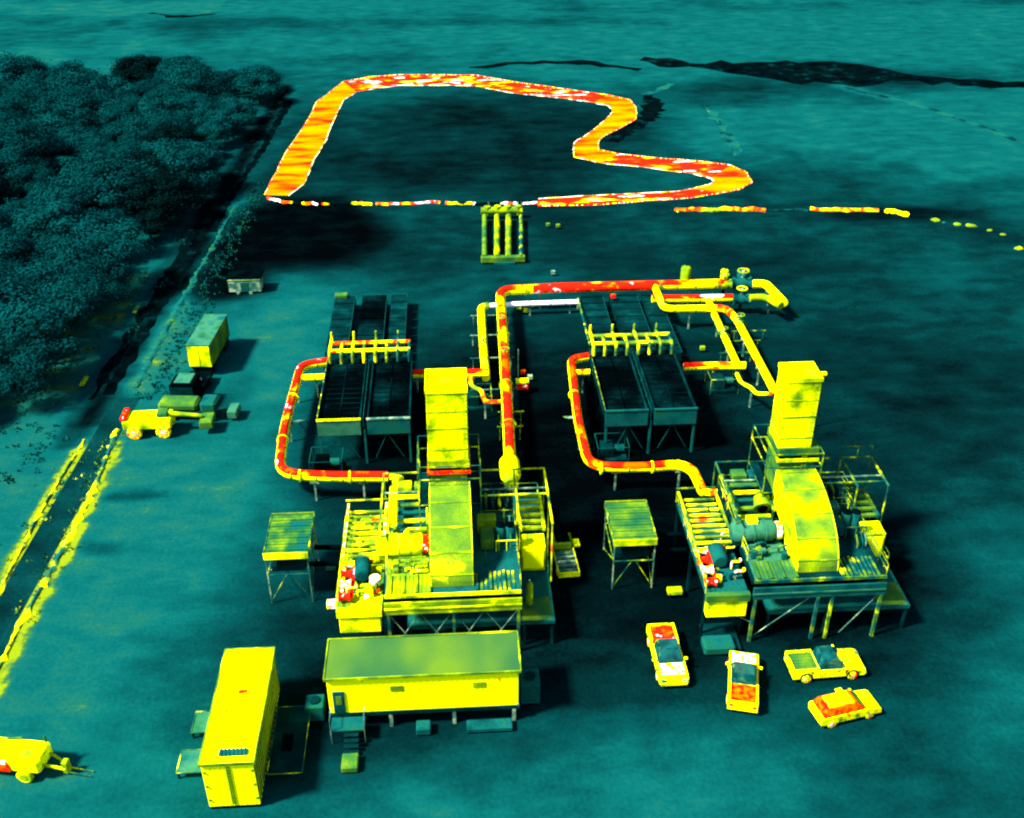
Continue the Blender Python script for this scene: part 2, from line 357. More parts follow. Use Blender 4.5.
M['bank'] = mat('dashed_hot_bank', [(.36, YEL), (.43, RED), (.51, RED), (.525, WHT), (.535, WHT), (.55, YEL), (.62, RED)], .9, detail=6, fine=.1)
M['bankin'] = mat('cooler_hot_bank', [(.34, GREEN), (.44, LIME), (.52, WHT), (.6, YEL), (.68, RED)], .45, detail=6, fine=.1)
def bank(pts, m, r):
    q = [wob(p) for p in pts]; k = []
    for i in range(len(q)-1):
        for j in range(4): k.append(q[i].lerp(q[i+1], j/4)+Vector((rnd.uniform(-.12, .12), rnd.uniform(-.12, .12), .02)))
    k.append(q[-1]); struct(MB().tube(k, [r*rnd.uniform(.7, 1.3) for _ in k], 6).build('channel_bank', m))
bank(outer, M['bank'], .10); bank(inner, M['bankin'], .08)
# hot ground line below the loop
def gpipe(pts, r, m, label):
    q = [P(*p) for p in pts]; o = q[0].copy(); mb = MB(o); k = []
    for i in range(len(q)-1):
        for j in range(6): k.append(q[i].lerp(q[i+1], j/6)+Vector((0, rnd.uniform(-.25, .25), .1)))
    k.append(q[-1]); mb.tube(k, [r*rnd.uniform(.75, 1.25) for _ in k], 8); ob = mb.build('ground_pipe', m); ob['label'] = label; ob['category'] = 'pipe'; return ob
gpipe([(268,199),(284,203),(318,205)], .26, M['pipeside'], 'broken white and red ground pipe at the left foot of the orange channel')
gpipe([(322,205),(356,204),(372,205)], .26, M['pipeside'], 'thin red and white ground pipe, second from the left foot of the loop')
gpipe([(376,205),(400,205),(440,203)], .26, M['pipeside'], 'broken yellow and orange ground pipe below the middle of the loop')
gpipe([(446,204),(478,205),(512,204),(546,204)], .28, M['pipeside'], 'broken red and white ground pipe behind the heads of the four tubes')
gpipe([(676,211),(700,211),(730,210),(765,211)], .38, M['pipemix'], 'orange red ground pipe just right of the loop on the dark yard edge')
gpipe([(768,211),(808,211)], .25, M['linecool'], 'faint teal ground pipe between the orange pipe and the yellow pipe')
gpipe([(811,210),(840,211),(878,211)], .38, M['pipemix'], 'yellow and red ground pipe alone in the field right of the loop')
gpipe([(886,212),(896,213),(908,216)], .42, M['pipeyel'], 'short bent yellow ground pipe at the head of the row of warm rocks')
for i, (a, b_, s_, lab) in enumerate([(935,221,.9,'largest yellow rock at the left end of the row right of the short bent pipe'),(944,223,.45,'small teal rock right of the largest yellow rock'),(957,225,.7,'green yellow rock, second large one of the row from the bent pipe'),(971,227,.95,'upright yellow rock in the middle of the row of warm rocks'),(989,231,.6,'flat yellow rock right of the upright yellow rock'),(1003,235,.55,'last small yellow rock before the gap at the right edge'),(1019,249,.8,'warm yellow rock nearest the right edge of the photo')]):
    bm = bmesh.new(); bmesh.ops.create_icosphere(bm, subdivisions=2, radius=s_*.75)
    for v in bm.verts: v.co *= 1+.4*noise.noise(v.co*1.3+Vector((i*7, 0, 0))); v.co.z *= .45; v.co.y *= .8; v.co.z += .15*s_
    me = bpy.data.meshes.new('rock'); bm.to_mesh(me); bm.free(); me.materials.append(M['ygreen' if i != 1 else 'teal'])
    o = bpy.data.objects.new('rock', me); col.objects.link(o); o.location = P(a, b_); o['label'] = lab; o['category'] = 'rock'; o['group'] = 'row of warm rocks across the field'

# rough grass on the verges: nobody could count it
def tufts(name, spots, m, h=.22):
    v = []; f = []
    for (x, y, s) in spots:
        for k in range(5):
            a = rnd.uniform(0, 6.28); r = s*rnd.uniform(.1, .8); bx = x+math.cos(a)*r; by = y+math.sin(a)*r; ww = s*.25
            hh = h*rnd.uniform(.4, 1.3); a2 = rnd.uniform(0, 6.28); i = len(v)
            v += [(bx-ww*math.cos(a2), by-ww*math.sin(a2), 0), (bx+ww*math.cos(a2), by+ww*math.sin(a2), 0), (bx+rnd.uniform(-.2, .2), by+rnd.uniform(-.2, .2), hh)]
            f.append((i, i+1, i+2))
    mb = MB(); mb.add(v, f); o = mb.build(name, m); o['kind'] = 'stuff'; o['label'] = 'rough tufts of grass along the lane and verge'; o['category'] = 'grass'; return o
M['grassy'] = mat('warm_straw_grass', [(.38, GREEN), (.5, LIME), (.6, YG), (.7, YEL)], .8)
M['grasst'] = mat('cool_rough_grass', [(.35, TEAL), (.5, LTEAL), (.66, GREEN), (.74, LIME)], .35)
sp = []
for a, b_, wd, n_ in (((22, 622), (117, 430), 1.3, 70), ((0, 590), (85, 440), 1., 30)):
    p = P(*a); q = P(*b_)
    for i in range(n_):
        c = p.lerp(q, rnd.random()); sp.append((c.x+rnd.gauss(0, wd*.5), c.y, rnd.uniform(.25, .55)))
tufts('grass', sp, M['grassy'])
sp = []
while len(sp) < 1500:
    x = rnd.uniform(-70, -37); y = rnd.uniform(58, 165)
    if x > -39.5-(max(0, y-110))*.02 and y < 90: continue
    if noise.noise(Vector((x*.12, y*.12, 2))) < -.05: continue
    sp.append((x, y, rnd.uniform(.2, .7)))
for i in range(500):
    y = rnd.uniform(98, 165); sp.append((-32.2+rnd.gauss(0, .8)+(y-98)*.03, y, rnd.uniform(.2, .5)))
tufts('grass', sp, M['grasst'], .3)

# ------------------------------------------------------------------ wood
M['leaf'] = mat('cool_foliage', [(.34, (.0003, .014, .0145)), (.5, (.0004, .022, .022)), (.66, (.0006, .031, .030))], .12, fine=.12, finescale=2)
M['leafdark'] = mat('cold_dark_foliage', [(.35, (.0003, .002, .002)), (.6, (.0004, .006, .006))], .4, fine=.3, finescale=2)
M['bark'] = mat('cold_bark', [(.4, DEEP), (.6, DTEAL)], 2)
def tree(seed, rad, hgt, m, label, n_l=17):
    r = random.Random(seed)
    t = thing('broadleaf_tree', label, 'tree', (0, 0, 0), 0, 'trees of the wood left of the lane')
    tr = MB(); tr.tube([(0, 0, 0), (.1, .05, hgt*.3), (.2, -.1, hgt*.62)], [.32, .22, .1], 7)
    lobes = []
    for i in range(n_l):
        a = i*2.4+r.uniform(-.4, .4); d = rad*math.sqrt(r.uniform(.02, .75)); z = hgt*(.30+.50*(1-(d/rad)**2))+r.uniform(-.8, .8)
        c = Vector((math.cos(a)*d, math.sin(a)*d, max(z, hgt*.26))); lobes.append((c, rad*r.uniform(.3, .48)))
        if i % 2 == 0: tr.tube([(.1, 0, hgt*.35), c*.6+Vector((0, 0, hgt*.2)), c], [.13, .08, .03], 5)
    cr = MB(); v = []; f = []
    for c, q in lobes:
        for k in range(520):
            u = Vector((r.gauss(0, 1), r.gauss(0, 1), r.gauss(0, 1))).normalized(); p = c+Vector((u.x, u.y, u.z*.75))*q*min(1.5, abs(r.gauss(.85, .25)))
            if p.z < .2: p.z = r.uniform(.2, 1)
            nrm = (u+Vector((r.uniform(-1, 1), r.uniform(-1, 1), r.uniform(-.3, 1)))*.35).normalized(); s1 = nrm.orthogonal().normalized(); s2 = nrm.cross(s1)
            s = r.uniform(.11, .27); i = len(v)
            v += [tuple(p+s1*s), tuple(p+s2*s*.7), tuple(p-s1*s), tuple(p-s2*s*.7)]; f.append((i, i+1, i+2, i+3))
    cr.add(v, f)
    tr.build('trunk', 'bark', t); cr.build('crown', m, t); return t
TL = {'g': 'rounded dark teal tree, one of the crowns closing up the wood left of the lane',
      'd': 'black cold tree in the dark clumps inside the wood left of the lane'}
protos = [tree(11, 4.6, 9.5, 'leaf', TL['g']), tree(12, 5.4, 11, 'leaf', TL['g'], 20), tree(13, 3.8, 8, 'leaf', TL['g']), tree(14, 4.4, 9, 'leafdark', TL['d'])]
used = [False]*4
def inside(px, py, poly):
    c = False; j = len(poly)-1
    for i in range(len(poly)):
        a, b_ = poly[i]; e, g = poly[j]
        if (b_ > py) != (g > py) and px < (e-a)*(py-b_)/(g-b_)+a: c = not c
        j = i
    return c
poly = [(-60, 62), (10, 64), (38, 66), (60, 74), (72, 66), (92, 72), (108, 66), (150, 52), (180, 52), (190, 74), (215, 70), (240, 62), (262, 62), (266, 74), (246, 98), (214, 130), (196, 156), (184, 166), (170, 166), (160, 146), (144, 158), (146, 196), (124, 206), (114, 238), (84, 288), (52, 328), (16, 358), (-60, 390)]
darkpoly = [(112, 156), (148, 150), (160, 190), (154, 206), (130, 210), (118, 190)]
placed = []
cand = 0
while len(placed) < 170 and cand < 9000:
    cand += 1
    px = rnd.uniform(-60, 285); py = rnd.uniform(50, 430)
    if not (inside(px, py, poly) or inside(px, py, darkpoly)): continue
    p = P(px, py, 5); p.z = 0
    if any((p-q).length < 5.2 for q in placed) or noise.noise(Vector((p.x*.05, p.y*.05, 8))) < -.5: continue
    placed.append(p)
    dk = inside(px, py, darkpoly) or (130 < px < 182 and 38 < py < 72 and rnd.random() < .7) or rnd.random() < .035
    k = 3 if dk else rnd.randrange(3)
    s = rnd.uniform(.62, 1.25)*(1.0 if px < 200 else .85)
    rz = rnd.uniform(0, 6.28)
    if not used[k]: used[k] = True; t = protos[k]; t.location = p; t.rotation_euler = (0, 0, rz); t.scale = (s, s, s*.72)
    else: dup(protos[k], p, rz, None, (s, s, s*.72))

# ------------------------------------------------------------------ tube bank behind the yard
t = thing('vessel_bank', 'four long parallel pale green tubes lying side by side behind the plant', 'vessel rack', P(503, 250))
o = t.location
for px, mm, rr in ((484.5, 'lime', .36), (497, 'ygreen', .40), (508.5, 'ygreen', .42), (521, 'railcool', .26)):
    a = P(px, 257, .9); b_ = P(px, 216, .9); MB(o).tube([a, a.lerp(b_, .33), a.lerp(b_, .66), b_], rr, 10).build('tube', mm, t)
a = P(481, 258, .75); b_ = P(525, 257, .75); MB(o).box(a.x, b_.x, a.y-.5, a.y+.3, .2, 1.0, .08).build('front_header', 'lime', t)
a = P(481, 211, 1.2); b_ = P(522, 210, 1.2); mb = MB(o); mb.tube([a, a.lerp(b_, .5), b_], .55, 8)
for u in (.15, .4, .65, .9): c = a.lerp(b_, u); mb.tube([c-Vector((0, 0, .6)), c+Vector((0, 0, .7))], .5, 8)
mb.build('rear_header', 'ygreen', t)
a = P(494, 264, .1); MB(o).box(a.x, a.x+2.8, a.y-.3, a.y, .02, .35).build('step', 'teal', t)
for px in (484, 497, 509, 521):
    for py in (225, 245): a = P(px, py, 0); MB(o).box(a.x-.35, a.x+.35, a.y-.2, a.y+.2, 0, .6).build('saddle', 'black', t)

# ------------------------------------------------------------------ big containers
def rung(mb, x0, x1, y0, y1, z, t=.06):
    for a, b_ in (((x0, y0), (x1, y0)), ((x1, y0), (x1, y1)), ((x1, y1), (x0, y1)), ((x0, y1), (x0, y0))): mb.bar((*a, z), (*b_, z), t)
def ribs(mb, x0, x1, y, z0, z1, n, axis='x', d=.05, side=-1):
    for i in range(n):
        u = (i+.5)/n
        if axis == 'x': c = x0+(x1-x0)*u; mb.box(c-.07, c+.07, min(y, y+side*d), max(y, y+side*d), z0, z1)
# long control house
X0, X1, Y0, Y1, Z0, Z1 = -9.45, 3.7, 52.3, 55.95, 1.5, 4.85
t = thing('control_house', 'long yellow control container with a green roof in front of the left plant', 'container', (-3, 54, 0)); o = t.location
MB(o).box(X0+.05, X1-.05, Y0+.05, Y1-.05, Z0, Z1-.08, .03).build('wall', 'yellow_deep', t)
mb = MB(o); mb.box(X0-.06, X1+.06, Y0-.06, Y1+.06, Z1-.08, Z1+.04, .03)
rf = mb.build('roof', 'roofgreen', t)
mb = MB(o); z = Z1+.02
mb.box(X0-.12, X1+.12, Y0-.14, Y0-.06, z-.1, z+.1); mb.box(X0-.12, X1+.12, Y1+.06, Y1+.14, z-.1, z+.1)
mb.box(X1+.06, X1+.14, Y0-.06, Y1+.06, z-.1, z+.1); mb.box(X0-.14, X0-.06, Y0-.06, Y1+.06, z-.1, z+.1); mb.build('roof_trim', 'ygreen', t)
mb = MB(o)
ribs(mb, X0+1.8, X1-.3, Y0+.05, Z0+.15, Z1-.2, 26, d=.012); mb.build('wall_rib', 'yellow_deep', t)
for x in (X0+4.3, X1-3.2): MB(o).box(x, x+.9, Y0-.0, Y0+.04, Z0+1.9, Z0+2.4, .01).build('wall_vent', 'ygreen', t)
for x in (X0, X1-.16):
    for z in (Z0-.02, Z1-.26): MB(o).box(x, x+.16, Y0-.04, Y0+.12, z, z+.16).build('corner_casting', 'pale', t)
MB(o).bar((X1-.1, Y0-.05, Z1-.3), (X1+1.9, Y0+1.4, .9), .02).build('cable', 'dteal', t)
MB(o).box(X0+.35, X0+1.15, Y0-.03, Y0+.05, Z0+.02, Z0+2.1, .02).build('door', 'teal', t)
MB(o).box(X0+.55, X0+.95, Y0-.06, Y0-.03, Z0+.9, Z0+1.7).build('door_window', 'lime', t)
MB(o).box(X0-.05, X1+.05, Y0-.03, Y1+.03, Z0-.28, Z0-.01).build('base_frame', 'dteal', t)
for x in (X0+.3, X0+4.2, X0+8.6, X1-.35):
    for y in (Y0+.1, Y1-.1): MB(o).box(x-.12, x+.12, y-.12, y+.12, 0, Z0-.28).build('leg', 'pale', t)
mb = MB(o); mb.box(-9.3, -7.0, 51.0, 52.2, 1.15, 1.25); lp = mb.build('landing', 'teal', t)
mb = MB(o)
for i in range(5): mb.box(-8.4, -7.4, 50.7-.3*i, 51-.3*i, 1.0-.22*i-.05, 1.0-.22*i)
mb.build('stair', 'dteal', t)
mb = MB(o)
for x in (-9.3, -7.0): mb.bar((x, 51, .0), (x, 51, 2.2), .05); mb.bar((x, 51, 2.2), (x, 52.2, 2.2), .05)
mb.build('handrail', 'pale', t)
def junkbox(name, label, cat, x, y, sx, sy, sz, m, z=0, top=True):
    t = thing(name, label, cat, (x, y, z)); mb = MB((0, 0, 0)); mb.box(-sx/2, sx/2, -sy/2, sy/2, .12, sz, .06); mb.build('casing', m, t)
    mb = MB(); mb.box(-sx/2+.05, sx/2-.05, -sy/2+.05, sy/2-.05, 0, .12); mb.build('skid', 'black', t)
    if top:
        mb = MB(); mb.tube([(0, 0, sz), (0, 0, sz+.14)], min(sx, sy)*.3, 12)
        mb.build('fan_cowl', 'dteal', t)
    return t
junkbox('condenser_unit', 'teal cooling unit at the left end of the long control container', 'machine', -10.6, 53.6, 1.3, 1.3, 1.5, 'teal')
junkbox('condenser_unit', 'rounded teal cooling unit at the right end of the long control container', 'machine', 4.6, 54.5, 1.4, 1.7, 2.0, 'teal')
junkbox('cable_drum', 'small teal drum lying under the front of the long container', 'drum', -3.0, 51.7, 1.0, .9, .7, 'teal', top=False)
junkbox('equipment_crate', 'low pale teal crate under the right front of the long container', 'crate', 1.6, 51.7, 3.2, .9, .5, 'teal', top=False)
junkbox('step_box', 'small green box at the foot of the long container stair', 'box', -7.9, 49.0, 1.1, 1.3, .6, 'lime', top=False)
# near left container
X0, X1, Y0, Y1, Z1 = -16.75, -13.4, 46.0, 56.0, 4.35
t = thing('equipment_container', 'bright yellow container standing end on at the bottom left of the yard', 'container', (-15, 51, 0)); o = t.location
MB(o).box(X0+.05, X1-.05, Y0+.05, Y1-.05, .3, Z1-.08, .03).build('wall', 'yellow_deep', t)
mb = MB(o); mb.box(X0, X1, Y0, Y1, Z1-.08, Z1+.03, .03)
for i in range(16): c = Y0+(Y1-Y0)*(i+.5)/16; mb.box(X0+.1, X1-.1, c-.03, c+.03, Z1+.03, Z1+.05)
mb.build('roof', 'yellow_deep', t)
mb = MB(o)
mb.box(X1+.0, X1+.08, Y0, Y1, Z1-.12, Z1+.08); mb.box(X0-.08, X0, Y0, Y1, Z1-.12, Z1+.08); mb.box(X0-.08, X1+.08, Y1, Y1+.08, Z1-.12, Z1+.08); mb.box(X0-.08, X1+.08, Y0-.08, Y0, Z1-.12, Z1+.08)
mb.build('roof_trim', 'ygreen', t)
mb = MB(o)
for i in range(22): c = Y0+(Y1-Y0)*(i+.5)/22; mb.box(X1-.05, X1+.0, c-.1, c+.1, .5, Z1-.3)
mb.build('side_panel', 'lime', t)
mb = MB(o); mb.box(X0+1.1, X0+2.9, Y0+.55, Y0+1.0, Z1+.06, Z1+.16)
for i in range(7): mb.box(X0+1.15+.25*i, X0+1.3+.25*i, Y0+.5, Y0+1.05, Z1+.16, Z1+.2)
mb.build('roof_vent', 'teal', t)
mb = MB(o)
for x in (X0+1.6, X0+1.75): mb.box(x-.03, x+.03, Y0-.02, Y0+.05, .5, Z1-.3)
mb.build('end_door', 'ygreen', t)
for x in (X0+.6, X0+1.2, X0+2.2, X0+2.8): MB(o).bar((x, Y0-.05, .5), (x, Y0-.05, Z1-.3), .025).build('lock_bar', 'ygreen', t)
for x in (X0+.12, X1-.2):
    for z in (.9, 2.2, 3.5): MB(o).box(x, x+.1, Y0-.04, Y0+.05, z, z+.16).build('hinge', 'lime', t)
MB(o).box(X0+1.5, X0+2.1, Y0+5.8, Y0+6.1, Z1+.06, Z1+.1).build('roof_hatch', 'orange', t)
MB(o).box(X0+.1, X1-.1, Y0+.1, Y1-.1, 0, .3).build('base_frame', 'black', t)
# side platforms
def porch(label, x0, x1, y0, y1, z, m, hole=None):
    t = thing('side_platform', label, 'platform', ((x0+x1)/2, (y0+y1)/2, 0)); o = t.location
    MB(o).box(x0, x1, y0, y1, z-.1, z, .02).build('deck', m, t)
    mb = MB(o); rung(mb, x0, x1, y0, y1, z+.03, .05); mb.build('edge_rail', 'railcool', t)
    for x in (x0+.1, x1-.1):
        for y in (y0+.1, y1-.1): MB(o).box(x-.06, x+.06, y-.06, y+.06, 0, z-.1).build('leg', 'dteal', t)
    if hole:
        MB(o).box(*hole, z, z+.25, .03).build('hatch', 'black', t)
    return t
porch('teal walkway platform along the right side of the yellow end on container', -13.2, -10.9, 47.8, 53.6, 1.0, 'dteal', (-12.5, -11.8, 49.7, 51.0))
porch('upper small green platform on the left side of the yellow end on container', -19.0, -16.95, 52.0, 53.9, .6, 'roofteal', (-17.8, -17.0, 52.9, 53.8))
porch('lower small green platform on the left side of the yellow end on container', -19.3, -16.95, 48.6, 50.5, .6, 'roofteal', (-17.9, -17.0, 49.4, 50.4))

# ------------------------------------------------------------------ canopy skids left of each plant
def canopy(dx, label, m):
    x0, x1, y0, y1, z = -15.4+dx, -11.95+dx, 65.6, 70.8, 5.0
    t = thing('radiator_stand', label, 'machine stand', ((x0+x1)/2, (y0+y1)/2, 0)); o = t.location
    mb = MB(o)
    for i in range(13):
        c = y0+.1+(y1-y0-.2)*(i+.5)/13; mb.box(x0+.05, x1-.05, c-.16, c+.16, z-.5, z+.03*(i % 2))
    mb.build('radiator_panel', m, t)
    MB(o).box(x0, x1, y0-.06, y0+.05, z-.45, z+.12).build('front_beam', 'yellow', t)
    MB(o).box(x0, x1, y1-.05, y1+.06, z-.45, z+.1).build('rear_beam', 'ygreen', t)
    for x in (x0-.04, x1-.02): MB(o).box(x, x+.06, y0+.06, y1-.06, z-.5, z+.06).build('side_beam', 'railcool', t)
    for x in (x0+.1, x1-.1):
        for y in (y0+.1, y1-.1): MB(o).bar((x, y, 0), (x, y, z-.5), .09).build('leg', 'pale', t)
    for (a, b_) in (((x0+.1, y0+.1, .2), ((x0+x1)/2-.2, y0+.1, 2.8)), ((x1-.1, y0+.1, .2), ((x0+x1)/2+.2, y0+.1, 2.8)), ((x1-.1, y0+.1, .2), (x1-.1, y1-.1, 3)), ((x0+.1, y1-.1, .2), (x0+.1, y0+.1, 3))): MB(o).bar(a, b_, .05).build('brace', 'railcool', t)
    mb = MB(o); rung(mb, x0+.1, x1-.1, y0+.1, y1-.1, 2.9, .07); mb.build('tie_frame', 'railcool', t)
    mb = MB(o); mb.box(x0+.4, x1-.4, y0+.4, y1-.5, 2.95, 3.5, .05); mb.build('lower_tray', 'dteal', t)
    return t
canopy(0, 'green ribbed radiator stand on thin legs left of the left plant', 'radiator')
canopy(27.5, 'green ribbed radiator stand on thin legs between the two plants', 'lime')
def duct(label, pts, r, m, name='black_bar', cat='duct', n=6):
    o = Vector(pts[0]); mb = MB(o); mb.tube(pts, r, n); ob = mb.build(name, m); ob['label'] = label; ob['category'] = cat; return ob
for dx, w_ in ((0, 'left'), (27.5, 'right')):  # two black bars joining each radiator stand to its plant
    duct('upper black bar from the radiator stand to the %s plant' % w_, [(-11.9+dx, 68.6, 3.2), (-9.3+dx, 68.4, 3.2)], .22, 'black')
    duct('lower black bar from the radiator stand to the %s plant' % w_, [(-14.5+dx, 66.6, 3.2), (-9.3+dx, 66.4, 3.2)], .2, 'black')
junkbox('valve_box', 'small yellow and white hot box at the left foot of the left plant', 'box', -10.2, 63.9, .9, .6, .7, 'hotspots', .8, False)
junkbox('valve_box', 'small lime box on the ground left of the right plant', 'box', 17.1, 64.5, 1.2, .7, .5, 'ygreen', .3, False)
junkbox('valve_box', 'tiny pale green box behind the left radiator stand', 'box', -10.9, 69.6, .8, .8, .4, 'roofteal', 0, False)

# ------------------------------------------------------------------ air coolers
def cooler(x0, x1, y0, y1, side, tw, end_m):
    "raised fan deck of two bays on legs"
    t = thing('air_cooler', 'large dark raised air cooler with two bays behind the %s plant' % side, 'air cooler', ((x0+x1)/2, (y0+y1)/2, 0)); o = t.location
    xm = (x0+x1)/2; z0, z1 = 3.35, 5.0
    for k, (a, b_) in enumerate(((x0, xm-.3), (xm+.3, x1))):
        mb = MB(o); mb.box(a+.12, b_-.12, y0+.12, y1-.12, z0+.5, z1-.35)
        mb.build('fan_deck', 'fan', t)
        mb = MB(o)
        ny = 13
        for j in range(1, ny):
            c = y0+(y1-y0)*j/ny; mb.box(a+.12, b_-.12, c-.03, c+.03, z1-.35, z1-.31)
        mb.box((a+b_)/2-.04, (a+b_)/2+.04, y0+.12, y1-.12, z1-.35, z1-.25)
        mb.build('grille', 'fan', t)
        mb = MB(o)
        mb.box(a, a+.12, y0+.12, y1, z0+.6, z1, ); mb.box(b_-.12, b_, y0+.12, y1, z0+.6, z1-.02); mb.box(a+.12, b_-.12, y1-.12, y1, z0+.6, z1); mb.build('side_wall', 'dteal', t)
        MB(o).box(a, b_, y0, y0+.12, z0, z1, .02).build('front_panel', 'roofteal' if end_m[k] == 'yellow' else 'teal', t)
        MB(o).box(a-.03, b_+.03, y0-.06, y0+.16, z1, z1+.14).build('top_beam', end_m[k], t)
        for j in range(3):
            c = y0+(y1-y0)*(j+.5)/3
            mb = MB(o); mb.tube([((a+b_)/2, c, z0-.1), ((a+b_)/2, c, z0+.48)], 1.5, 20); mb.build('fan_ring', 'black', t)
    MB(o).box(xm-.3, xm+.3, y0+.3, y1-.2, z0+.6, z0+.8).build('walkway', 'dteal', t)
    mb = MB(o); mb.bar((xm-.05, y0, z1+.1), (xm-.05, y1, z1+.1), .035)
    for j in range(9): c = y0+(y1-y0)*j/8; mb.bar((xm-.05, c, z0+.8), (xm-.05, c, z1+.1), .04)
    mb.build('walkway_rail', 'teal', t)
    for x in (x0+.15, xm, x1-.15):
        for y in (y0+.2, (y0+y1)/2, y1-.2): MB(o).box(x-.1, x+.1, y-.1, y+.1, 0, z0+.5).build('leg', 'teal' if y < y0+1 else 'black', t)
    for a, b_ in ((x0+.15, xm), (xm, x1-.15)):
        mb = MB(o); c = (a+b_)/2; mb.bar((a+.9, y0+.2, .6), (c, y0+.2, z0), .045); mb.bar((b_-.6, y0+.2, .6), (c, y0+.2, z0), .045); mb.build('brace', 'teal', t)
    mb = MB(o)
    a = (x0+.12, y1+.1, z1+.2); mb.bar((x0, y0, z1+.1), (x0, y1, z1+.1), .05); mb.build('side_rail', 'railcool', t)
    # header rack at the back
    hy = y1+.7
    t2 = thing('pipe_header', 'ladder shaped yellow green pipe header across the back of the %s air cooler' % side, 'pipe header', ((x0+x1)/2, hy, 0)); o2 = t2.location
    hz = z1+.9
    for dy, q in ((-.65, 'pipeyel'), (1.05, 'pipemix')): MB(o2).tube([(x0+.2, hy+dy, hz), (xm, hy+dy, hz), (x1-.2, hy+dy, hz)], .22, 8).build('header_pipe', q if tw == 0 else 'rail', t2)
    mb = MB(o2)
    nst = 8
    for i in range(nst):
        x = x0+.3+(x1-x0-.6)*i/(nst-1)
        mb2 = MB(o2); e = 1.9 if i % 2 == 0 else 1.0
        mb2.tube(bend([(x, hy-1.2, z1-.2), (x, hy-1.2, hz+.05), (x, hy+e, hz+.05)], .4), .17, 6)
        if i % 2 == 0: mb2.tube([(x, hy+e, hz), (x, hy+e, hz+.9)], [.14, .1], 6)
        mb2.build('riser', 'rail' if i < 5 else 'railcool', t2)
    MB(o2).box(x0+.1, x1-.1, hy-1.1, hy+1.4, z0+.8, z0+1.0).build('walkway', 'dteal', t2)
    for x in (x0+.3, xm, x1-.3): MB(o2).box(x-.08, x+.08, hy+1.1, hy+1.26, 0, z0+.8).build('leg', 'dteal', t2)
    return t
cooler(-13.1, -4.4, 85.0, 97.0, 'left', 0, ('yellow', 'pale'))
cooler(14.1, 22.9, 85.0, 97.0, 'right', 1, ('teal', 'teal'))
# low condenser array behind each cooler
def lowarray(x0, x1, y0, y1, side, hot):
    t = thing('condenser_bank', 'low dark teal condenser bank on the ground behind the %s air cooler' % side, 'condenser', ((x0+x1)/2, (y0+y1)/2, 0)); o = t.location
    wds = [(0, .28), (.38, .72), (.78, 1)]
    for a, b_ in wds:
        xa = x0+(x1-x0)*a; xb = x0+(x1-x0)*b_
        mb = MB(o); n_ = 8
        for i in range(n_):
            ya = y0+(y1-y0)*i/n_; mb.box(xa, xb, ya+.12, ya+(y1-y0)/n_-.12, .5, 1.5+.05*(i % 2))
        mb.build('coil_row', 'fan' if a == .38 and side == 'left' else 'dteal', t)
        MB(o).box(xa+.2, xb-.2, y0+.3, y1-.3, 0, .5).build('plinth', 'black', t)
        mb = MB(o); mb.bar((xa, y1, 1.6), (xb, y1, 1.6), .07); mb.bar((xb, y0, 1.6), (xb, y1, 1.6), .04); mb.build('edge_rail', 'teal', t)
    if hot: MB(o).box(x0, x0+1.5, y1-.9, y1, 1.6, 2.0, .04).build('junction_box', 'lime', t)
lowarray(-14.4, -5.6, 102.5, 119.5, 'left', True)
lowarray(15.6, 25.2, 102.5, 117.5, 'right', False)

# ------------------------------------------------------------------ pipes
def pipe(label, pts, r, m, name='pipe', sup=None, br=1.4, n=12, hot=None):
    r *= .9
    t = thing(name, label, 'pipe', Vector(pts[0])*1.0); t.location.z = 0; o = t.location
    MB(o).tube(bend(pts, br), r, n).build('lagging', m, t)
    if hot: MB(o).tube([p+Vector((0, -.1*r, .36*r)) for p in bend(pts, br)], r*.84, n).build('hot_cladding', hot, t)
    if r > .3:
        pr = random.Random(int(abs(pts[0][0])*10))
        for a, b_ in zip(pts, pts[1:]):
            a = Vector(a); b_ = Vector(b_); d = (b_-a).normalized(); Lg = (b_-a).length; u = 1.2
            while u < Lg-1: MB(o).tube([a+d*(u-.05), a+d*(u+.05)], r*1.07, n).build('clamp', 'ygreen', t); u += pr.uniform(1.8, 2.6)
    for (x, y, z) in (sup or []):
        mb = MB(o); mb.box(x-.08, x+.08, y-.08, y+.08, 0, z-r); mb.box(x-r*.9, x+r*.9, y-.12, y+.12, z-r-.1, z-r+.1); mb.build('support', 'pale', t)
    return t
def flanges(t, pts, r, m):
    for p, d in pts:
        p = Vector(p); d = Vector(d); MB(t.location).tube([p-d*.08, p+d*.08], r, 14).build('flange', m, t)
zz = 2.5
def pp(*a): return [P(x, y, zz) for x, y in a]
t = pipe('fat red hot pipe looping left of the left air cooler to the left plant', pp((328, 362), (301, 366), (284, 430), (279, 474), (330, 477), (392, 477))[:5]+[P(388, 477, zz)], .52, 'pipeyel', hot='pipered',
     sup=[tuple(P(314, 478, zz)), tuple(P(289, 420, zz)), tuple(P(296, 382, zz)), tuple(P(363, 478, zz))], br=2)
flanges(t, [(P(300, 476, zz), (1, 0, 0)), (P(350, 477, zz), (1, 0, 0)), (P(293, 398, zz), (0, 1, 0)), (P(283, 440, zz), (0, 1, 0))], .6, 'yellow')
pipe('short yellow stub pipe below the bend left of the left air cooler', pp((303, 378), (326, 377)), .42, 'pipeyel', sup=[tuple(P(316, 377, zz))])
t = pipe('fat yellow and red pipe looping left of the right air cooler to the right plant', pp((588, 357), (571, 360), (578, 420), (589, 467), (640, 468), (690, 464))+[P(703, 492, zz)], .50, 'pipeyel', hot='pipehot2',
     sup=[tuple(P(616, 468, zz)), tuple(P(680, 467, zz)), tuple(P(580, 428, zz))], br=2)
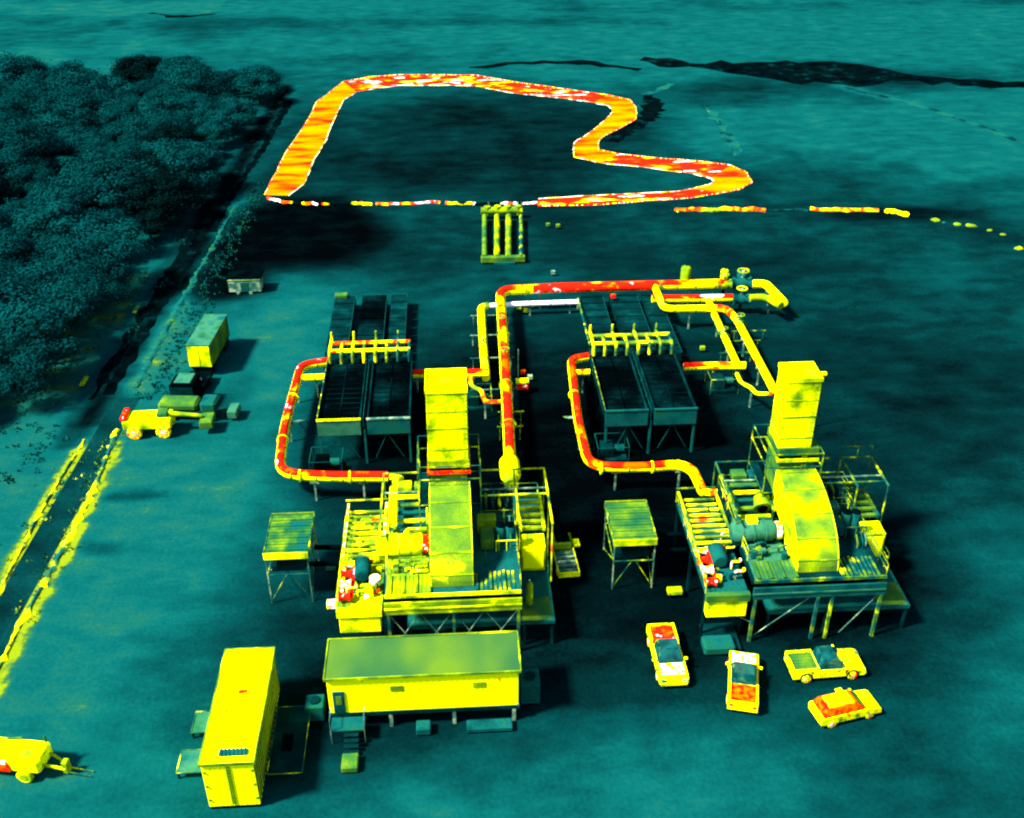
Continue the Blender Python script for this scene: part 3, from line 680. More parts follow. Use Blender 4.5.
flanges(t, [(P(601, 468, zz), (1, 0, 0)), (P(652, 467, zz), (1, 0, 0)), (P(574, 395, zz), (0, 1, 0))], .58, 'yellow')
pipe('short yellow stub pipe below the bend left of the right air cooler', pp((573, 373), (592, 372)), .36, 'pipeyel', sup=[tuple(P(583, 372, zz))])
zz = 2.6
t = pipe('longest red and yellow main pipe from the left plant north and across to the right', pp((510, 462), (508, 420), (504, 350), (500, 291), (560, 288), (725, 284)), .62, 'pipeyel', hot='pipehot2',
     sup=[tuple(P(509, 430, zz)), tuple(P(506, 370, zz)), tuple(P(503, 325, zz)), tuple(P(540, 289, zz)), tuple(P(610, 287, zz)), tuple(P(690, 285, zz))], br=1.6)
flanges(t, [(P(509, 425, zz), (0, 1, 0)), (P(506, 385, zz), (0, 1, 0)), (P(503, 335, zz), (0, 1, 0)), (P(525, 290, zz), (1, 0, 0)), (P(660, 286, zz), (1, 0, 0))], .72, 'ygreen')
# the hot length of the main
ob = duct('', [P(533, 289.2, 2.8), P(600, 287.2, 2.8), P(652, 285.8, 2.8)], .5, 'pipered', 'hot_length', 'pipe', 12)
del ob['label'], ob['category']; wl = ob.location.copy(); ob.parent = t; ob.location = wl-t.location
zz = 1.5
pipe('white hot pipe running low beneath the long main pipe', pp((487, 306), (520, 304), (578, 302)), .34, 'pipewhite', sup=[tuple(P(530, 304, zz)), tuple(P(570, 302, zz))])
pipe('yellow pipe parallel to and left of the long main pipe', pp((488, 305.5), (481, 308), (483, 345), (486, 378)), .5, 'pipeyel', sup=[tuple(P(482, 322, zz)), tuple(P(484, 350, zz))], br=1)
zz = 2.2
pipe('short red pipe from the left air cooler passing behind the left stack', pp((409, 374), (440, 374), (488, 373)), .48, 'pipeyel', hot='pipered', sup=[tuple(P(417, 374, zz)), tuple(P(474, 373, zz))])
pipe('thin zigzag orange pipe joining the long main pipe beside the left stack', pp((471, 376), (471, 386), (482, 391), (485, 402), (507, 402)), .24, 'pipemix', sup=[tuple(P(471, 384, zz)), tuple(P(485, 400, zz))], br=.6)
pipe('red pipe from the right air cooler to the valves', pp((684, 367), (710, 366), (745, 366)), .46, 'pipeyel', hot='pipehot2', sup=[tuple(P(715, 366, zz))])
pipe('thin zigzag yellow pipe beside the right stack', pp((737, 374), (741, 383), (752, 388), (756, 394), (772, 394)), .22, 'pipeyel', br=.6, sup=[tuple(P(752, 389, zz))])
zz = 2.6
pipe('yellow branch pipe dropping off the long main then running down to the right stack', pp((655, 287), (664, 309), (726, 308), (737, 320), (774, 390)), .46, 'pipeyel', sup=[tuple(P(690, 309, zz)), tuple(P(745, 336, zz)), tuple(P(760, 364, zz))], br=1.2)
zz = 1.9
pipe('red and white pipe lying between the long main and the yellow branch', pp((652, 299), (690, 299), (732, 298)), .5, 'pipeyel', hot='pipered', sup=[tuple(P(680, 299, zz))])
pipe('yellow pipe running down from the red and white pipe to the cooler outlet', pp((708, 299), (715, 316), (738, 366)), .42, 'pipeyel', sup=[tuple(P(718, 322, zz)), tuple(P(729, 348, zz))], br=.8)
zz = 2.4
pipe('outer yellow elbow pipe at the far right end of the pipe run', pp((752, 284), (766, 284), (784, 303)), .58, 'pipeyel', br=2, sup=[tuple(P(770, 288, zz))])
pipe('inner green yellow elbow pipe at the far right end of the pipe run', pp((750, 298), (766, 297), (781, 306)), .5, 'ygreen', br=2, sup=[tuple(P(770, 299, 1.9))])
def valve(label, px, py, z, s, m='teal', tilt=(1, 0, 0)):
    c = P(px, py, z); t = thing('valve', label, 'valve', (c.x, c.y, 0)); o = t.location; d = Vector(tilt)
    mb = MB(o); mb.tube([c-d*s, c-d*s*.5, c, c+d*s*.5, c+d*s], [s*.75, s*.55, s*.8, s*.55, s*.75], 12); mb.build('body', m, t)
    MB(o).tube([c, c+Vector((0, 0, s*1.5))], s*.16, 8).build('stem', 'pale', t)
    mb = MB(o); k = 14
    ring = [c+Vector((math.cos(i/k*6.2832)*s*.6, math.sin(i/k*6.2832)*s*.6, s*1.5)) for i in range(k+1)]
    mb.tube(ring, s*.09, 5); mb.build('hand_wheel', 'ygreen', t)
    mb = MB(o); mb.box(c.x-.15, c.x+.15, c.y-.15, c.y+.15, 0, z-s*.5); mb.build('stand', 'dteal', t)
    return t
valve('large teal valve on the outer pipe at the right end of the run', 742, 283, 2.4, 1.1)
valve('teal valve on the inner pipe at the right end of the run', 741, 299, 1.9, .95)
valve('yellow green valve at the end of the long main pipe', 724, 284, 2.6, .85, 'ygreen')
valve('green valve on the branch pipe just below its bend', 740, 323, 2.6, .7, 'lime', (-.3, 1, 0))
valve('green valve halfway down the pipe to the cooler outlet', 724, 335, 1.9, .6, 'lime', (-.3, 1, 0))
valve('small green valve on the long main pipe beside the zigzag pipe', 505, 358, 2.6, .75, 'lime', (0, 1, 0))
valve('small green valve on the long main pipe near its north corner', 502, 325, 2.6, .7, 'lime', (0, 1, 0))
valve('small yellow valve on the pipe left of the long main', 483, 345, 1.5, .65, 'ygreen', (0, 1, 0))
def vtank(label, px, py, r, h, m):
    c = P(px, py, 0); t = thing('vertical_tank', label, 'tank', c); 
    MB().tube([(0, 0, .2), (0, 0, h*.85), (0, 0, h*.95), (0, 0, h)], [r, r, r*.75, r*.3], 14).build('shell', m, t)
    MB().tube([(0, 0, h), (0, 0, h+.35)], r*.2, 8).build('nozzle', 'dteal', t)
    mb = MB()
    for k in range(3): a = k*2.09; mb.box(math.cos(a)*r*.8-.06, math.cos(a)*r*.8+.06, math.sin(a)*r*.8-.06, math.sin(a)*r*.8+.06, 0, .3)
    mb.build('foot', 'black', t); return t
vtank('upright yellow tank standing behind the long main pipe', 685, 282, .65, 2.3, 'ygreen')
vtank('small upright yellow tank behind the valves at the right end', 724, 279, .5, 1.4, 'yellow')
vtank('small teal tank behind the large teal valve', 742, 278, .7, 1.0, 'teal')
# racks under the two yellow runs
def goalposts(label, spots, z, w_, m='railcool'):
    c0 = P(*spots[0]); t = thing('pipe_rack', label, 'pipe rack', (c0.x, c0.y, 0)); o = t.location
    for px, py in spots:
        c = P(px, py); mb = MB(o); mb.bar((c.x-w_/2, c.y, 0), (c.x-w_/2, c.y, z), .08); mb.bar((c.x+w_/2, c.y, 0), (c.x+w_/2, c.y, z), .08); mb.bar((c.x-w_/2-.3, c.y, z), (c.x+w_/2+.3, c.y, z), .09)
        mb.build('portal', m, t)
goalposts('row of pale portal frames carrying the pipes north of the left plant', [(493, 400), (492, 368), (491, 345), (491, 325)], 1.3, 4.2, 'pale')
goalposts('row of teal portal frames carrying the yellow pipes beside the right stack', [(742, 350), (735, 362), (728, 372), (748, 340)], 1.2, 3.4)
goalposts('pair of thin portal frames on the main pipe below the zigzag pipe', [(510, 440), (511, 425)], 1.6, 2.0)
# instrument hut on a pole etc.
c = P(523, 392); t = thing('instrument_post', 'pole with a small red and yellow instrument box right of the main pipe', 'instrument', c)
MB().bar((-.5, .4, 0), (-.5, .4, 5), .06).build('pole', 'pale', t); MB().box(-.7, .55, -.4, .4, .5, 1.3, .06).build('box', 'redcab', t); MB().box(-.75, .6, -.45, .45, 1.3, 1.45).build('lid', 'yellow', t)
for k, (px, py, lab) in enumerate(((523, 376, 'tiny orange marker right of the pole top'), (530, 381, 'tiny white marker right of the instrument pole'), (613, 300, 'tiny red box on the rear condenser bank of the right air cooler'), (548, 228, 'tiny pale stake left of its pair on the dark ground right of the four tubes'), (558, 229, 'tiny pale stake right of its pair on the dark ground right of the four tubes'), (519, 311, 'leftmost tiny yellow box inside the pipe corner'), (526, 314, 'lower tiny yellow box inside the pipe corner'), (531, 309, 'rightmost tiny pale box inside the pipe corner'), (553, 276, 'thin pale stake behind the long main pipe'), (702, 352, 'small yellow green box on the dark yard right of the right cooler'))):
    c = P(px, py); t = thing('marker_stake', lab, 'marker', c); MB().box(-.28, .28, -.2, .2, .3, .75, .04).build('head', ['orange', 'pale', 'redcab', 'lime', 'lime', 'yellow', 'yellow', 'pale', 'pale', 'ygreen'][k], t); MB().bar((0, 0, 0), (0, 0, .32), .06).build('stake', 'dteal', t)
    if k == 2: t.location = P(613, 300, 1.6)
# teal skid near the zigzag pipe, both sides
def skid(label, px, py, m='dteal', g='railcool'):
    c = P(px, py); t = thing('pump_skid', label, 'machine', c)
    MB().box(-1.4, 1.4, -1.2, 1.2, .1, .35).build('base', m, t); MB().box(-1.1, .2, -.8, .8, .35, 1.4, .08).build('pump_housing', m, t); MB().tube([(.3, 0, .9), (1.2, 0, .9)], .4, 12).build('motor', 'teal', t)
    mb = MB(); rung(mb, -1.5, 1.5, -1.3, 1.3, 1.8, .05)
    for x in (-1.5, 1.5):
        for y in (-1.3, 1.3): mb.bar((x, y, 0), (x, y, 1.8), .05)
    mb.build('guard_frame', g, t)
skid('dark teal pump skid below the red pipe right of the right air cooler', 721, 388)
skid('dark teal pump skid below the zigzag pipe beside the left stack', 477, 405)
skid('small dark pump under the front of the left air cooler', 328, 470, 'black', 'teal')
c = P(609, 455); skid('small teal pump under the front left leg of the right air cooler', 611, 456, 'dteal', 'teal')
# slim platforms beside the outer loops
def slim(label, px, py):
    c = P(px, py); t = thing('access_ladder', label, 'ladder', c)
    mb = MB(); 
    for x in (-.45, .45): mb.bar((x, 2.2, 0), (x, -2, 2.4), .05)
    mb.build('rail', 'railcool', t)
    for i in range(9): u = i/8; MB().bar((-.45, 2.2-4.2*u, 2.4*u), (.45, 2.2-4.2*u, 2.4*u), .05).build('rung', 'pale', t)
slim('pale green access ladder right of the red loop of the left air cooler', 299, 432)
slim('pale teal access ladder left of the yellow loop of the right air cooler', 570, 428)
# end vessel of the main
c = P(510, 470, 2.6); t = thing('end_vessel', 'yellow horizontal vessel at the lower end of the long main pipe', 'vessel', (c.x, c.y, 0)); o = t.location
MB(o).tube([c+Vector((0, 1.6, 0)), c+Vector((0, 1.5, 0)), c+Vector((0, 1.2, 0)), c+Vector((0, -.9, 0)), c+Vector((0, -1.2, 0))], [.5, .75, .92, .92, .75], 16).build('shell', 'yellow', t)
MB(o).tube([c+Vector((0, -1.2, 0)), c+Vector((0, -2.4, 0))], [.62, .62], 14).build('outlet', 'ygreen', t)
for dy in (-.7, .9): MB(o).box(c.x-.6, c.x+.6, c.y+dy-.1, c.y+dy+.1, 0, 2).build('saddle', 'dteal', t)
# pale strut from white pipe to right header
a = P(578, 298, 1.5); b_ = P(590, 345, 3.4)
t = thing('pale_conduit', 'thin pale conduit running down from the white pipe to the right cooler header', 'conduit', (a.x, a.y, 0)); MB(t.location).tube([a, b_], .13, 6).build('conduit_tube', 'railcool', t)
MB(t.location).box(a.x-.08, a.x+.08, a.y-.08, a.y+.08, 0, 1.4).build('support', 'pale', t)

# ------------------------------------------------------------------ the two plants
def rails(mb, pts, z, h=1.05, step=1.6, t=.045):
    for i in range(len(pts)-1):
        a = Vector((*pts[i], z)); b_ = Vector((*pts[i+1], z)); k = max(1, int((b_-a).length/step))
        for hh in (h, h*.5): mb.bar(a+Vector((0, 0, hh)), b_+Vector((0, 0, hh)), t)
        for j in range(k+1): c = a.lerp(b_, j/k); mb.bar(c, c+Vector((0, 0, h)), t)
def plant(dx, side, warm):
    D = 5.8; L = side == 'left'
    fy = 59.3
    A = lambda x: x+dx
    g = lambda a, b_: a if warm else b_
    # main deck
    t = thing('plant_deck', 'raised steel deck on braced legs carrying the machines of the %s plant' % side, 'platform', (A(-1), 65, 0)); o = t.location
    MB(o).box(A(-5.7), A(4.3), fy, 71.6, D-.12, D).build('deck_plate', g('teal', 'dteal'), t)
    MB(o).box(A(-5.7), A(4.3), fy-.14, fy-.01, D-.1, D+.16).build('toe_plate', g('yellow', 'railcool'), t)
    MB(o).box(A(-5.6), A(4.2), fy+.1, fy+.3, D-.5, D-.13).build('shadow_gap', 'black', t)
    MB(o).box(A(-5.75), A(4.35), fy-.3, fy-.16, D-1.55, D-.42, .02).build('front_beam', g('ygreen', 'teal'), t)
    MB(o).box(A(-5.75), A(4.35), fy-.36, fy-.301, D-1.05, D-.92).build('beam_stripe', g('yellow', 'roofteal'), t)
    for x in (-5.6, -5.62+9.85):
        MB(o).box(A(x)-.1, A(x)+.1, fy+.35, 71.4, D-.6, D-.13).build('side_beam', 'dteal', t)
    for i, x in enumerate((-5.5, -.7, 4.1)):
        for y in (fy-.2, 65, 71.2): MB(o).box(A(x)-.11, A(x)+.11, y-.11, y+.11, 0, D-1.55 if y < 60 else D-.13).build('leg', 'railcool' if y < 60 else 'black', t)
    if L:
        seq = [(-5.5, -3.2), (-3.2, -.8), (-.7, 1.6), (1.6, 4.1)]
        for a, b_ in seq:
            for s1, s2 in (((a, .3), (b_, 4.2)), ((a, 4.2), (b_, .3))): MB(o).bar((A(s1[0]), fy-.1, s1[1]), (A(s2[0]), fy-.1, s2[1]), .05).build('brace', 'pale', t)
    else:
        for s1, s2 in (((-5.4, .3), (-1.2, 4.2)), ((1.5, .4), (4.0, 4.2)), ((-9.3, 4.2), (-5.6, 1.9))): MB(o).bar((A(s1[0]), fy-.1, s1[1]), (A(s2[0]), fy-.1, s2[1]), .05).build('brace', 'pale', t)
        for x in (.4,): MB(o).box(A(x)-.1, A(x)+.1, fy-.3, fy-.1, 0, 4.2).build('leg', 'railcool', t)
    mb = MB(o); rails(mb, [(A(-5.7), 71.5), (A(4.3), 71.5), (A(4.3), fy+.1)], D); mb.build('railing', 'railcool', t)
    mb = MB(o); rails(mb, [(A(-5.65), fy+2.4), (A(-5.65), 71.4)], D); mb.build('railing', 'rail', t)
    for yy in (69.6, 67.6): mb = MB(o); rails(mb, [(A(1.6), yy), (A(4.2), yy)], D, 1.2, .6, .035); mb.build('inner_railing', 'railcool', t)
    MB(o).box(A(-5.4), A(4.1), fy+2.2, 70.8, D-1.3, D-.7).build('under_floor', 'dteal', t)
    # striped grating in front right and left of the duct
    mb = MB(o)
    for i in range(9): x = 1.0+i*.34; mb.box(A(x), A(x)+.18, fy+.15, fy+2.3, D, D+.06+.10*(i % 3 == 0))
    mb.build('grating', g('railcool', 'railcool'), t)
    mb = MB(o)
    for i in range(10): x = -5.4+i*.32; mb.box(A(x), A(x)+.2, fy+.15, fy+2.2, D, D+.08+.12*(i % 3 == 0))
    mb.build('grating', g('ygreen', 'lime'), t)
    MB(o).box(A(-5.6), A(-2.5), fy+.05, 67, D+.004, D+.02).build('warm_floor', g('ygreen', 'roofteal'), t)
    # lower deck on the right
    t = thing('lower_deck', 'lower teal and green side deck on the right flank of the %s plant' % side, 'platform', (A(5), 65, 0)); o = t.location
    MB(o).box(A(-4.2), A(6.9), 59.6, 61.0, 2.2, 2.5).build('front_plate', 'teal', t)
    MB(o).box(A(4.4), A(6.9), 61.0, 76, 2.2, 2.5).build('deck_plate', 'teal', t)
    MB(o).box(A(4.45), A(6.7), 59.7, 62.3, 2.504, 2.53).build('warm_mat', 'lime', t)
    for x, y in ((4.6, 59.8), (6.7, 59.8), (6.7, 67), (6.7, 75.8), (4.6, 75.8), (-4, 59.8), (.5, 59.8)): MB(o).box(A(x)-.1, A(x)+.1, y-.1, y+.1, 0, 2.2).build('leg', 'dteal', t)
    mb = MB(o); rails(mb, [(A(6.85), 64.5), (A(6.85), 75.9), (A(4.5), 75.9)], 2.5, 1.1, 1.4, .04); mb.build('edge_rail', 'railcool', t)
    tb = thing('gas_bottle', 'upright yellow cylinder on the lower deck of the %s plant' % side, 'cylinder', (A(5.1), 61.6, 2.53)); MB().tube([(0, 0, .0), (0, 0, 1.9), (0, 0, 2.1)], [.27, .27, .12], 12).build('shell', 'ygreen' if L else 'lime', tb); MB().tube([(0, 0, 2.1), (0, 0, 2.3)], .08, 6).build('cap', 'pale', tb)
    # exhaust: elbow, neck, stack
    t = thing('exhaust_stack', ('straight yellow exhaust duct rising into a tall square stack, left plant' if L else 'curved yellow exhaust duct rising into a tall square stack, right plant'), 'stack', (A(-.75), 66, 0)); o = t.location
    xa, xb = A(-2.25), A(.78)
    y0 = fy+.75; yb = 67.6
    prof_o = []; prof_i = []
    for i in range(15):
        u = i/14*math.pi/2
        prof_o.append((y0+(yb-y0)*(1-math.cos(u)), D+.05+4.1*math.sin(u)))
    for i in range(15):
        u = i/14*math.pi/2
        prof_i.append((y0+3.2+(yb-y0-3.2)*(1-math.cos(u)), D+.05+1.3*math.sin(u)))
    MB(o).prism(prof_o+prof_i[::-1], xa, xb).build('elbow', g('elbowgreen', 'ygreen'), t)
    for xx, s in ((xa, -1), (xb, 1)):
        MB(o).prism(prof_o+prof_i[::-1], xx+(-.06 if s < 0 else .002), xx+(-.002 if s < 0 else .06)).build('elbow_cheek', 'yellow', t)
    for i in (2, 5, 8, 11):
        (ya, za), (yc, zc) = prof_o[i], prof_o[i+1]; n_ = Vector((0, za-zc, yc-ya)).normalized()*.07
        n_ = Vector((0, -(zc-za), (yc-ya))).normalized()*.06
        MB(o).add([(xa-.1, ya, za), (xb+.1, ya, za), (xb+.1, ya+(yc-ya)*.18, za+(zc-za)*.18), (xa-.1, ya+(yc-ya)*.18, za+(zc-za)*.18),
                   (xa-.1, ya+n_.y, za+n_.z), (xb+.1, ya+n_.y, za+n_.z), (xb+.1, ya+(yc-ya)*.18+n_.y, za+(zc-za)*.18+n_.z), (xa-.1, ya+(yc-ya)*.18+n_.y, za+(zc-za)*.18+n_.z)],
                  [(0, 3, 2, 1), (4, 5, 6, 7), (0, 1, 5, 4), (1, 2, 6, 5), (2, 3, 7, 6), (3, 0, 4, 7)]).build('stiffener', 'ygreen', t)
    MB(o).box(xa+.1, xb-.1, yb+.05, yb+3.1, D+.02, 11.1, .04).build('neck', g('lime', 'lime'), t)
    MB(o).box(xa-.05, xb+.05, yb-.05, yb+3.2, 11.1, 11.3).build('joint_gap', 'black', t)
    MB(o).box(xa-.15, xb+.15, yb-.15, yb+3.3, 10.75, 11.0).build('joint_flange', 'redcab' if L else 'ygreen', t)
    MB(o).box(xa-.1, xb+.1, yb-.1, yb+3.25, 11.3, 12.0, .04).build('transition', g('ygreen', 'lime'), t)
    zt = 18.2
    dd = 3.15
    if not L: xa -= .2; xb = xa+2.6; dd = 2.5
    MB(o).box(xa, xb, yb, yb+dd, 12.0, zt-.25, .03).build('stack_shaft', 'yellow', t)
    mb = MB(o); yt = yb+dd
    for bx in ((xa-.06, xb+.06, yb-.06, yb+.1), (xa-.06, xb+.06, yt-.1, yt+.06), (xa-.06, xa+.1, yb+.1, yt-.1), (xb-.1, xb+.06, yb+.1, yt-.1)): mb.box(*bx, zt-.25, zt+.05)
    mb.build('rim', 'yellow', t)
    MB(o).box(xa+.1, xb-.1, yb+.1, yt-.1, zt-.25, zt-.1).build('silencer_cap', 'yellow', t)
    for z in (12.9, 16.3):
        MB(o).box(xa-.03, xb+.03, yb-.03, yt+.03, z, z+.05).build('seam_band', 'ygreen', t)
    mb = MB(o)
    for x in (xb-.55, xb-.2): mb.bar((x, yb-.08, 8.5), (x, yb-.08, zt-.4), .02)
    for i in range(22): mb.bar((xb-.55, yb-.08, 8.7+i*.42), (xb-.2, yb-.08, 8.7+i*.42), .018)
    mb.build('ladder', 'ygreen', t)
    for z in (14.8,): MB(o).box(xa-.04, xb+.04, yb-.04, yt+.04, z, z+.1).build('seam_band', 'ygreen', t)
    # service cage round the neck
    t = thing('neck_walkway', 'thin teal service walkway frame around the neck of the %s stack' % side, 'walkway', (A(-.75), 68, D)); o = t.location
    mb = MB(o)
    x0, x1, ya, yc = xa-.9, xb+.9, yb-.6, yb+3.8
    for z in (8.2, 10.6, 11.8): rung(mb, x0, x1, ya, yc, z, .06)
    for x in (x0, x1):
        for y in (ya, yc): mb.bar((x, y, D), (x, y, 11.8), .07)
    mb.build('cage_frame', 'railcool', t)
    MB(o).box(x0, xa-.12, ya, yc, 8.0, 8.1).build('walk_plate', 'dteal', t); MB(o).box(xb+.12, x1, ya, yc, 8.0, 8.1).build('walk_plate', 'dteal', t)
    # upper portal frame
    t = thing('portal_frame', 'large open rectangular steel frame standing over the back of the %s plant' % side, 'frame', (A(0), 69, D)); o = t.location
    fx0, fx1 = A(-6.1), A(7.0)
    mm = g('rail', 'railcool')
    for y, z, mat_ in ((71.5, 8.2, mm), (68.8, 8.2, 'pale'), (68.0, 8.2, mm)):
        for (p, q) in ((fx0, xa-1.0), (xb+1.0, fx1)):
            MB(o).bar((p, y, z), (q, y, z), .1).build('cross_beam', mat_, t)
    for x in (fx0, A(4.5), fx1):
        MB(o).bar((x, 71.5, 8.2), (x, (63.5 if x < A(0) else (64 if L else 67.3)), 8.2), .13).build('long_beam', mm, t)
        for y in ((71.5, 67.4) if (x > A(0) and not L) else (71.5, 67.2, 64.1)): MB(o).bar((x, y, D if x < A(5) else 2.5), (x, y, 8.2), .09).build('post', mm, t)
    if not L:
        MB(o).bar((A(4.5), 71.5, 9.3), (fx1, 71.5, 9.3), .07).build('cross_beam', 'railcool', t)
        for x in (A(4.5), A(5.8), fx1): MB(o).bar((x, 71.5, 8.2), (x, 71.5, 9.3), .06).build('post', 'railcool', t)
    # hot cabinet & slatted tower
    t = thing('hot_cabinet', 'bright yellow cabinet on the right side deck of the %s plant' % side, 'cabinet', (A(5.7), 66.5, 2.5)); o = t.location
    MB(o).box(A(4.75), A(6.65), 65.3, 67.0, 2.62, 5.0, .05).build('casing', 'yellow', t); MB(o).box(A(4.85), A(6.55), 65.4, 66.9, 2.5, 2.62).build('plinth', 'lime', t)
    MB(o).box(A(4.9), A(6.5), 65.25, 65.3, 2.9, 4.7).build('door', 'yellow_deep', t)
    MB(o).box(A(4.9), A(6.5), 65.5, 66.8, 5.0, 5.1).build('lid', 'yellow', t)
    t = thing('slatted_tower', 'ladder like %s slatted tower behind the yellow cabinet of the %s plant' % (g('yellow', 'green'), side), 'frame', (A(5.7), 69, 2.5)); o = t.location
    mb = MB(o)
    for x in (4.8, 6.7): mb.box(A(x)-.12, A(x)+.12, 67.3, 72, 5.0, 5.3)
    mb.build('rail', g('yellow', 'railcool'), t)
    mb = MB(o)
    for i in range(6): mb.box(A(4.9), A(6.6), 67.4+i*.85, 67.75+i*.85, 5.05, 5.25)
    mb.build('slat', g('ygreen', 'lime'), t)
    for x in (4.8, 6.7):
        for y in (67.5, 71.8): MB(o).box(A(x)-.08, A(x)+.08, y-.08, y+.08, 2.5, 5.0).build('post', 'dteal', t)
    # machines on the deck: right of the stack
    t = thing('oil_tank', 'yellow green oil tank with a flat top right of the %s stack' % side, 'tank', (A(2.0), 65.5, D)); o = t.location
    MB(o).box(A(1.5), A(2.6), 64.0, 66.0, D+.1, D+1.0, .1).build('tank_body', g('lime', 'teal'), t); MB(o).box(A(1.3), A(2.8), 66.02, 67.0, D+.1, D+1.5, .1).build('tank_head', g('ygreen', 'roofteal'), t)
    for k, x in enumerate((3.0, 3.75)):
        tt = thing('lube_filter', 'black capped round filter, %s of the pair behind the oil tank of the %s plant' % (('left', 'right')[k], side), 'filter', (A(x)+.1, 65.4, D)); MB().tube([(0, 0, 0), (0, 0, 1.3), (0, 0, 1.4)], [.42, .42, .3], 14).build('drum', 'teal', tt); MB().tube([(0, 0, 1.4), (0, 0, 1.5)], .36, 14).build('lid', 'black', tt)
    t = thing('tank_rail', 'thin yellow rail in front of the round filters of the %s plant' % side, 'railing', (A(3.2), 64.2, D)); mb = MB(t.location); mb.bar((A(2.7), 64.0, D+1), (A(4.3), 64.0, D+1), .06)
    for x in (2.7, 3.5, 4.3): mb.bar((A(x), 64.0, D), (A(x), 64.0, D+1), .05)
    mb.build('rail_bar', g('yellow', 'railcool'), t)
    t = thing('cooling_skid', 'small dark teal skid with pipes at the back right of the %s deck' % side, 'machine', (A(2.6), 69.5, D)); o = t.location
    MB(o).box(A(1.9), A(4.2), 69.2, 70.9, D+.05, D+.8, .08).build('casing', 'dteal', t)
    for k in range(4): MB(o).tube(bend([(A(2.1+k*.55), 69.1, D+.2), (A(2.1+k*.55), 68.6, D+.9), (A(2.1+k*.55), 70, D+1.2)], .3), .12, 6).build('coil_pipe', 'teal' if k % 2 else 'railcool', t)
    if not L:
        t = thing('round_fan', 'small round fan with a black mouth on the left cheek of the curved duct', 'fan', (A(-3.2), 67.2, D)); o = t.location
        MB(o).tube([(A(-3.3), 66.6, D+1.2), (A(-3.3), 67.6, D+1.6)], [.75, .5], 14).build('cowl', 'ygreen', t); MB(o).tube([(A(-3.3), 66.5, D+1.18), (A(-3.3), 66.58, D+1.2)], .42, 14).build('mouth', 'black', t)
    # generator casing across the left half
    t = thing('generator', ('hot yellow horizontal generator casing with red ends left of the left duct' if L else 'cool teal horizontal generator casing with a hot spot left of the curved duct'), 'generator', (A(-4), 63.8, D)); o = t.location
    MB(o).tube([(A(-6.4), 64.2, D+.85), (A(-6.2), 64.2, D+.85), (A(-3.3), 64.2, D+.85), (A(-2.9), 64.2, D+.85)], [.6, .85, .85, .6], 16).build('barrel', g('yellow', 'roofteal'), t)
    MB(o).box(A(-6.3), A(-3.0), 63.5, 64.9, D+.02, D+.5).build('cradle', g('ygreen', 'dteal'), t)
    MB(o).tube([(A(-2.88), 64.2, D+.85), (A(-2.5), 64.2, D+.85)], .7, 14).build('end_bell', g('redcab', 'hotspots'), t)
    mb = MB(o)
    for x in (-5.6, -4.7, -3.8): mb.tube([(A(x)-.05, 64.2, D+.85), (A(x)+.05, 64.2, D+.85)], .9, 18)
    mb.build('rib', g('ygreen', 'roofteal'), t)
    if not L:
        MB(o).box(A(-5.2), A(-4.4), 64.0, 64.8, D+1.6, D+1.95, .04).build('terminal_box', 'yellow_deep', t)
    # racks behind it: stacked trays
    t = thing('pipe_tray', 'stack of %s pipe trays on the back left of the %s deck' % (g('yellow', 'teal and lime'), side), 'rack', (A(-4), 68, D)); o = t.location
    for i, (y, z, q) in enumerate(((66.3, .5, 'ygreen'), (67.0, .8, 'rail'), (67.8, 1.0, 'teal'), (68.6, 1.2, 'rail'), (69.4, 1.4, 'yellow'), (70.4, 1.0, 'teal'))):
        MB(o).box(A(-5.3), A(-2.6), y, y+.36, D+z-.1, D+z+.1, .03).build('tray', q if warm or i not in (1, 4) else 'lime', t)
    for x in (-5.5, -2.55): MB(o).box(A(x)-.1, A(x)+.1, 66.0, 71, D+1.3, D+1.5).build('side_rail', g('yellow', 'railcool'), t)
    for x in (-5.5, -2.55):
        for y in (66.2, 70.8): MB(o).box(A(x)-.07, A(x)+.07, y-.07, y+.07, D, D+1.3).build('post', 'lime', t)
    MB(o).box(A(-5.0), A(-3.8), 69.9, 70.9, D+1.55, D+2.1, .06).build('gas_box', g('yellow', 'lime'), t); MB(o).box(A(-3.6), A(-2.8), 69.9, 70.9, D+1.55, D+2.0, .06).build('gas_box', g('ygreen', 'teal'), t)
    # left annexe: slatted stair frame and hot valve gear
    t = thing('side_annexe', 'lower left annexe deck with slatted frame beside the %s plant' % side, 'platform', (A(-7.5), 65, 0)); o = t.location
    z = 4.6
    MB(o).box(A(-9.2), A(-5.95), 59.4, 70.8, z-.15, z).build('deck_plate', g('ygreen', 'teal'), t)
    MB(o).box(A(-9.25), A(-5.95), 58.9, 59.38, z-.35, z+.25).build('front_shelf', g('yellow', 'lime'), t)
    MB(o).box(A(-9.1), A(-6.1), 59.0, 59.9, z-1.9, z-.36, .03).build('front_casing', g('yellow', 'yellow'), t)
    for x, y in ((-9.1, 59.8), (-9.1, 65), (-9.1, 70.6), (-6.2, 70.6), (-6.1, 60.1)): MB(o).box(A(x)-.09, A(x)+.09, y-.09, y+.09, 0, z-.15).build('leg', 'dteal', t)
    mb = MB(o)
    for i in range(9): mb.box(A(-9.0), A(-6.1), 64.2+i*.78, 64.42+i*.78, z+.9-.06*i, z+1.05-.06*i)
    mb.build('slat', g('rail', 'rail'), t)
    for x in (-9.1, -6.0): MB(o).box(A(x)-.08, A(x)+.08, 63.9, 71, z+.85, z+1.1).build('slat_rail', g('hotspots', 'rail'), t)
    mb = MB(o); rails(mb, [(A(-9.2), 59.6), (A(-9.2), 71)], z, 1.1, 1.5, .05); mb.build('railing', g('rail', 'rail'), t)
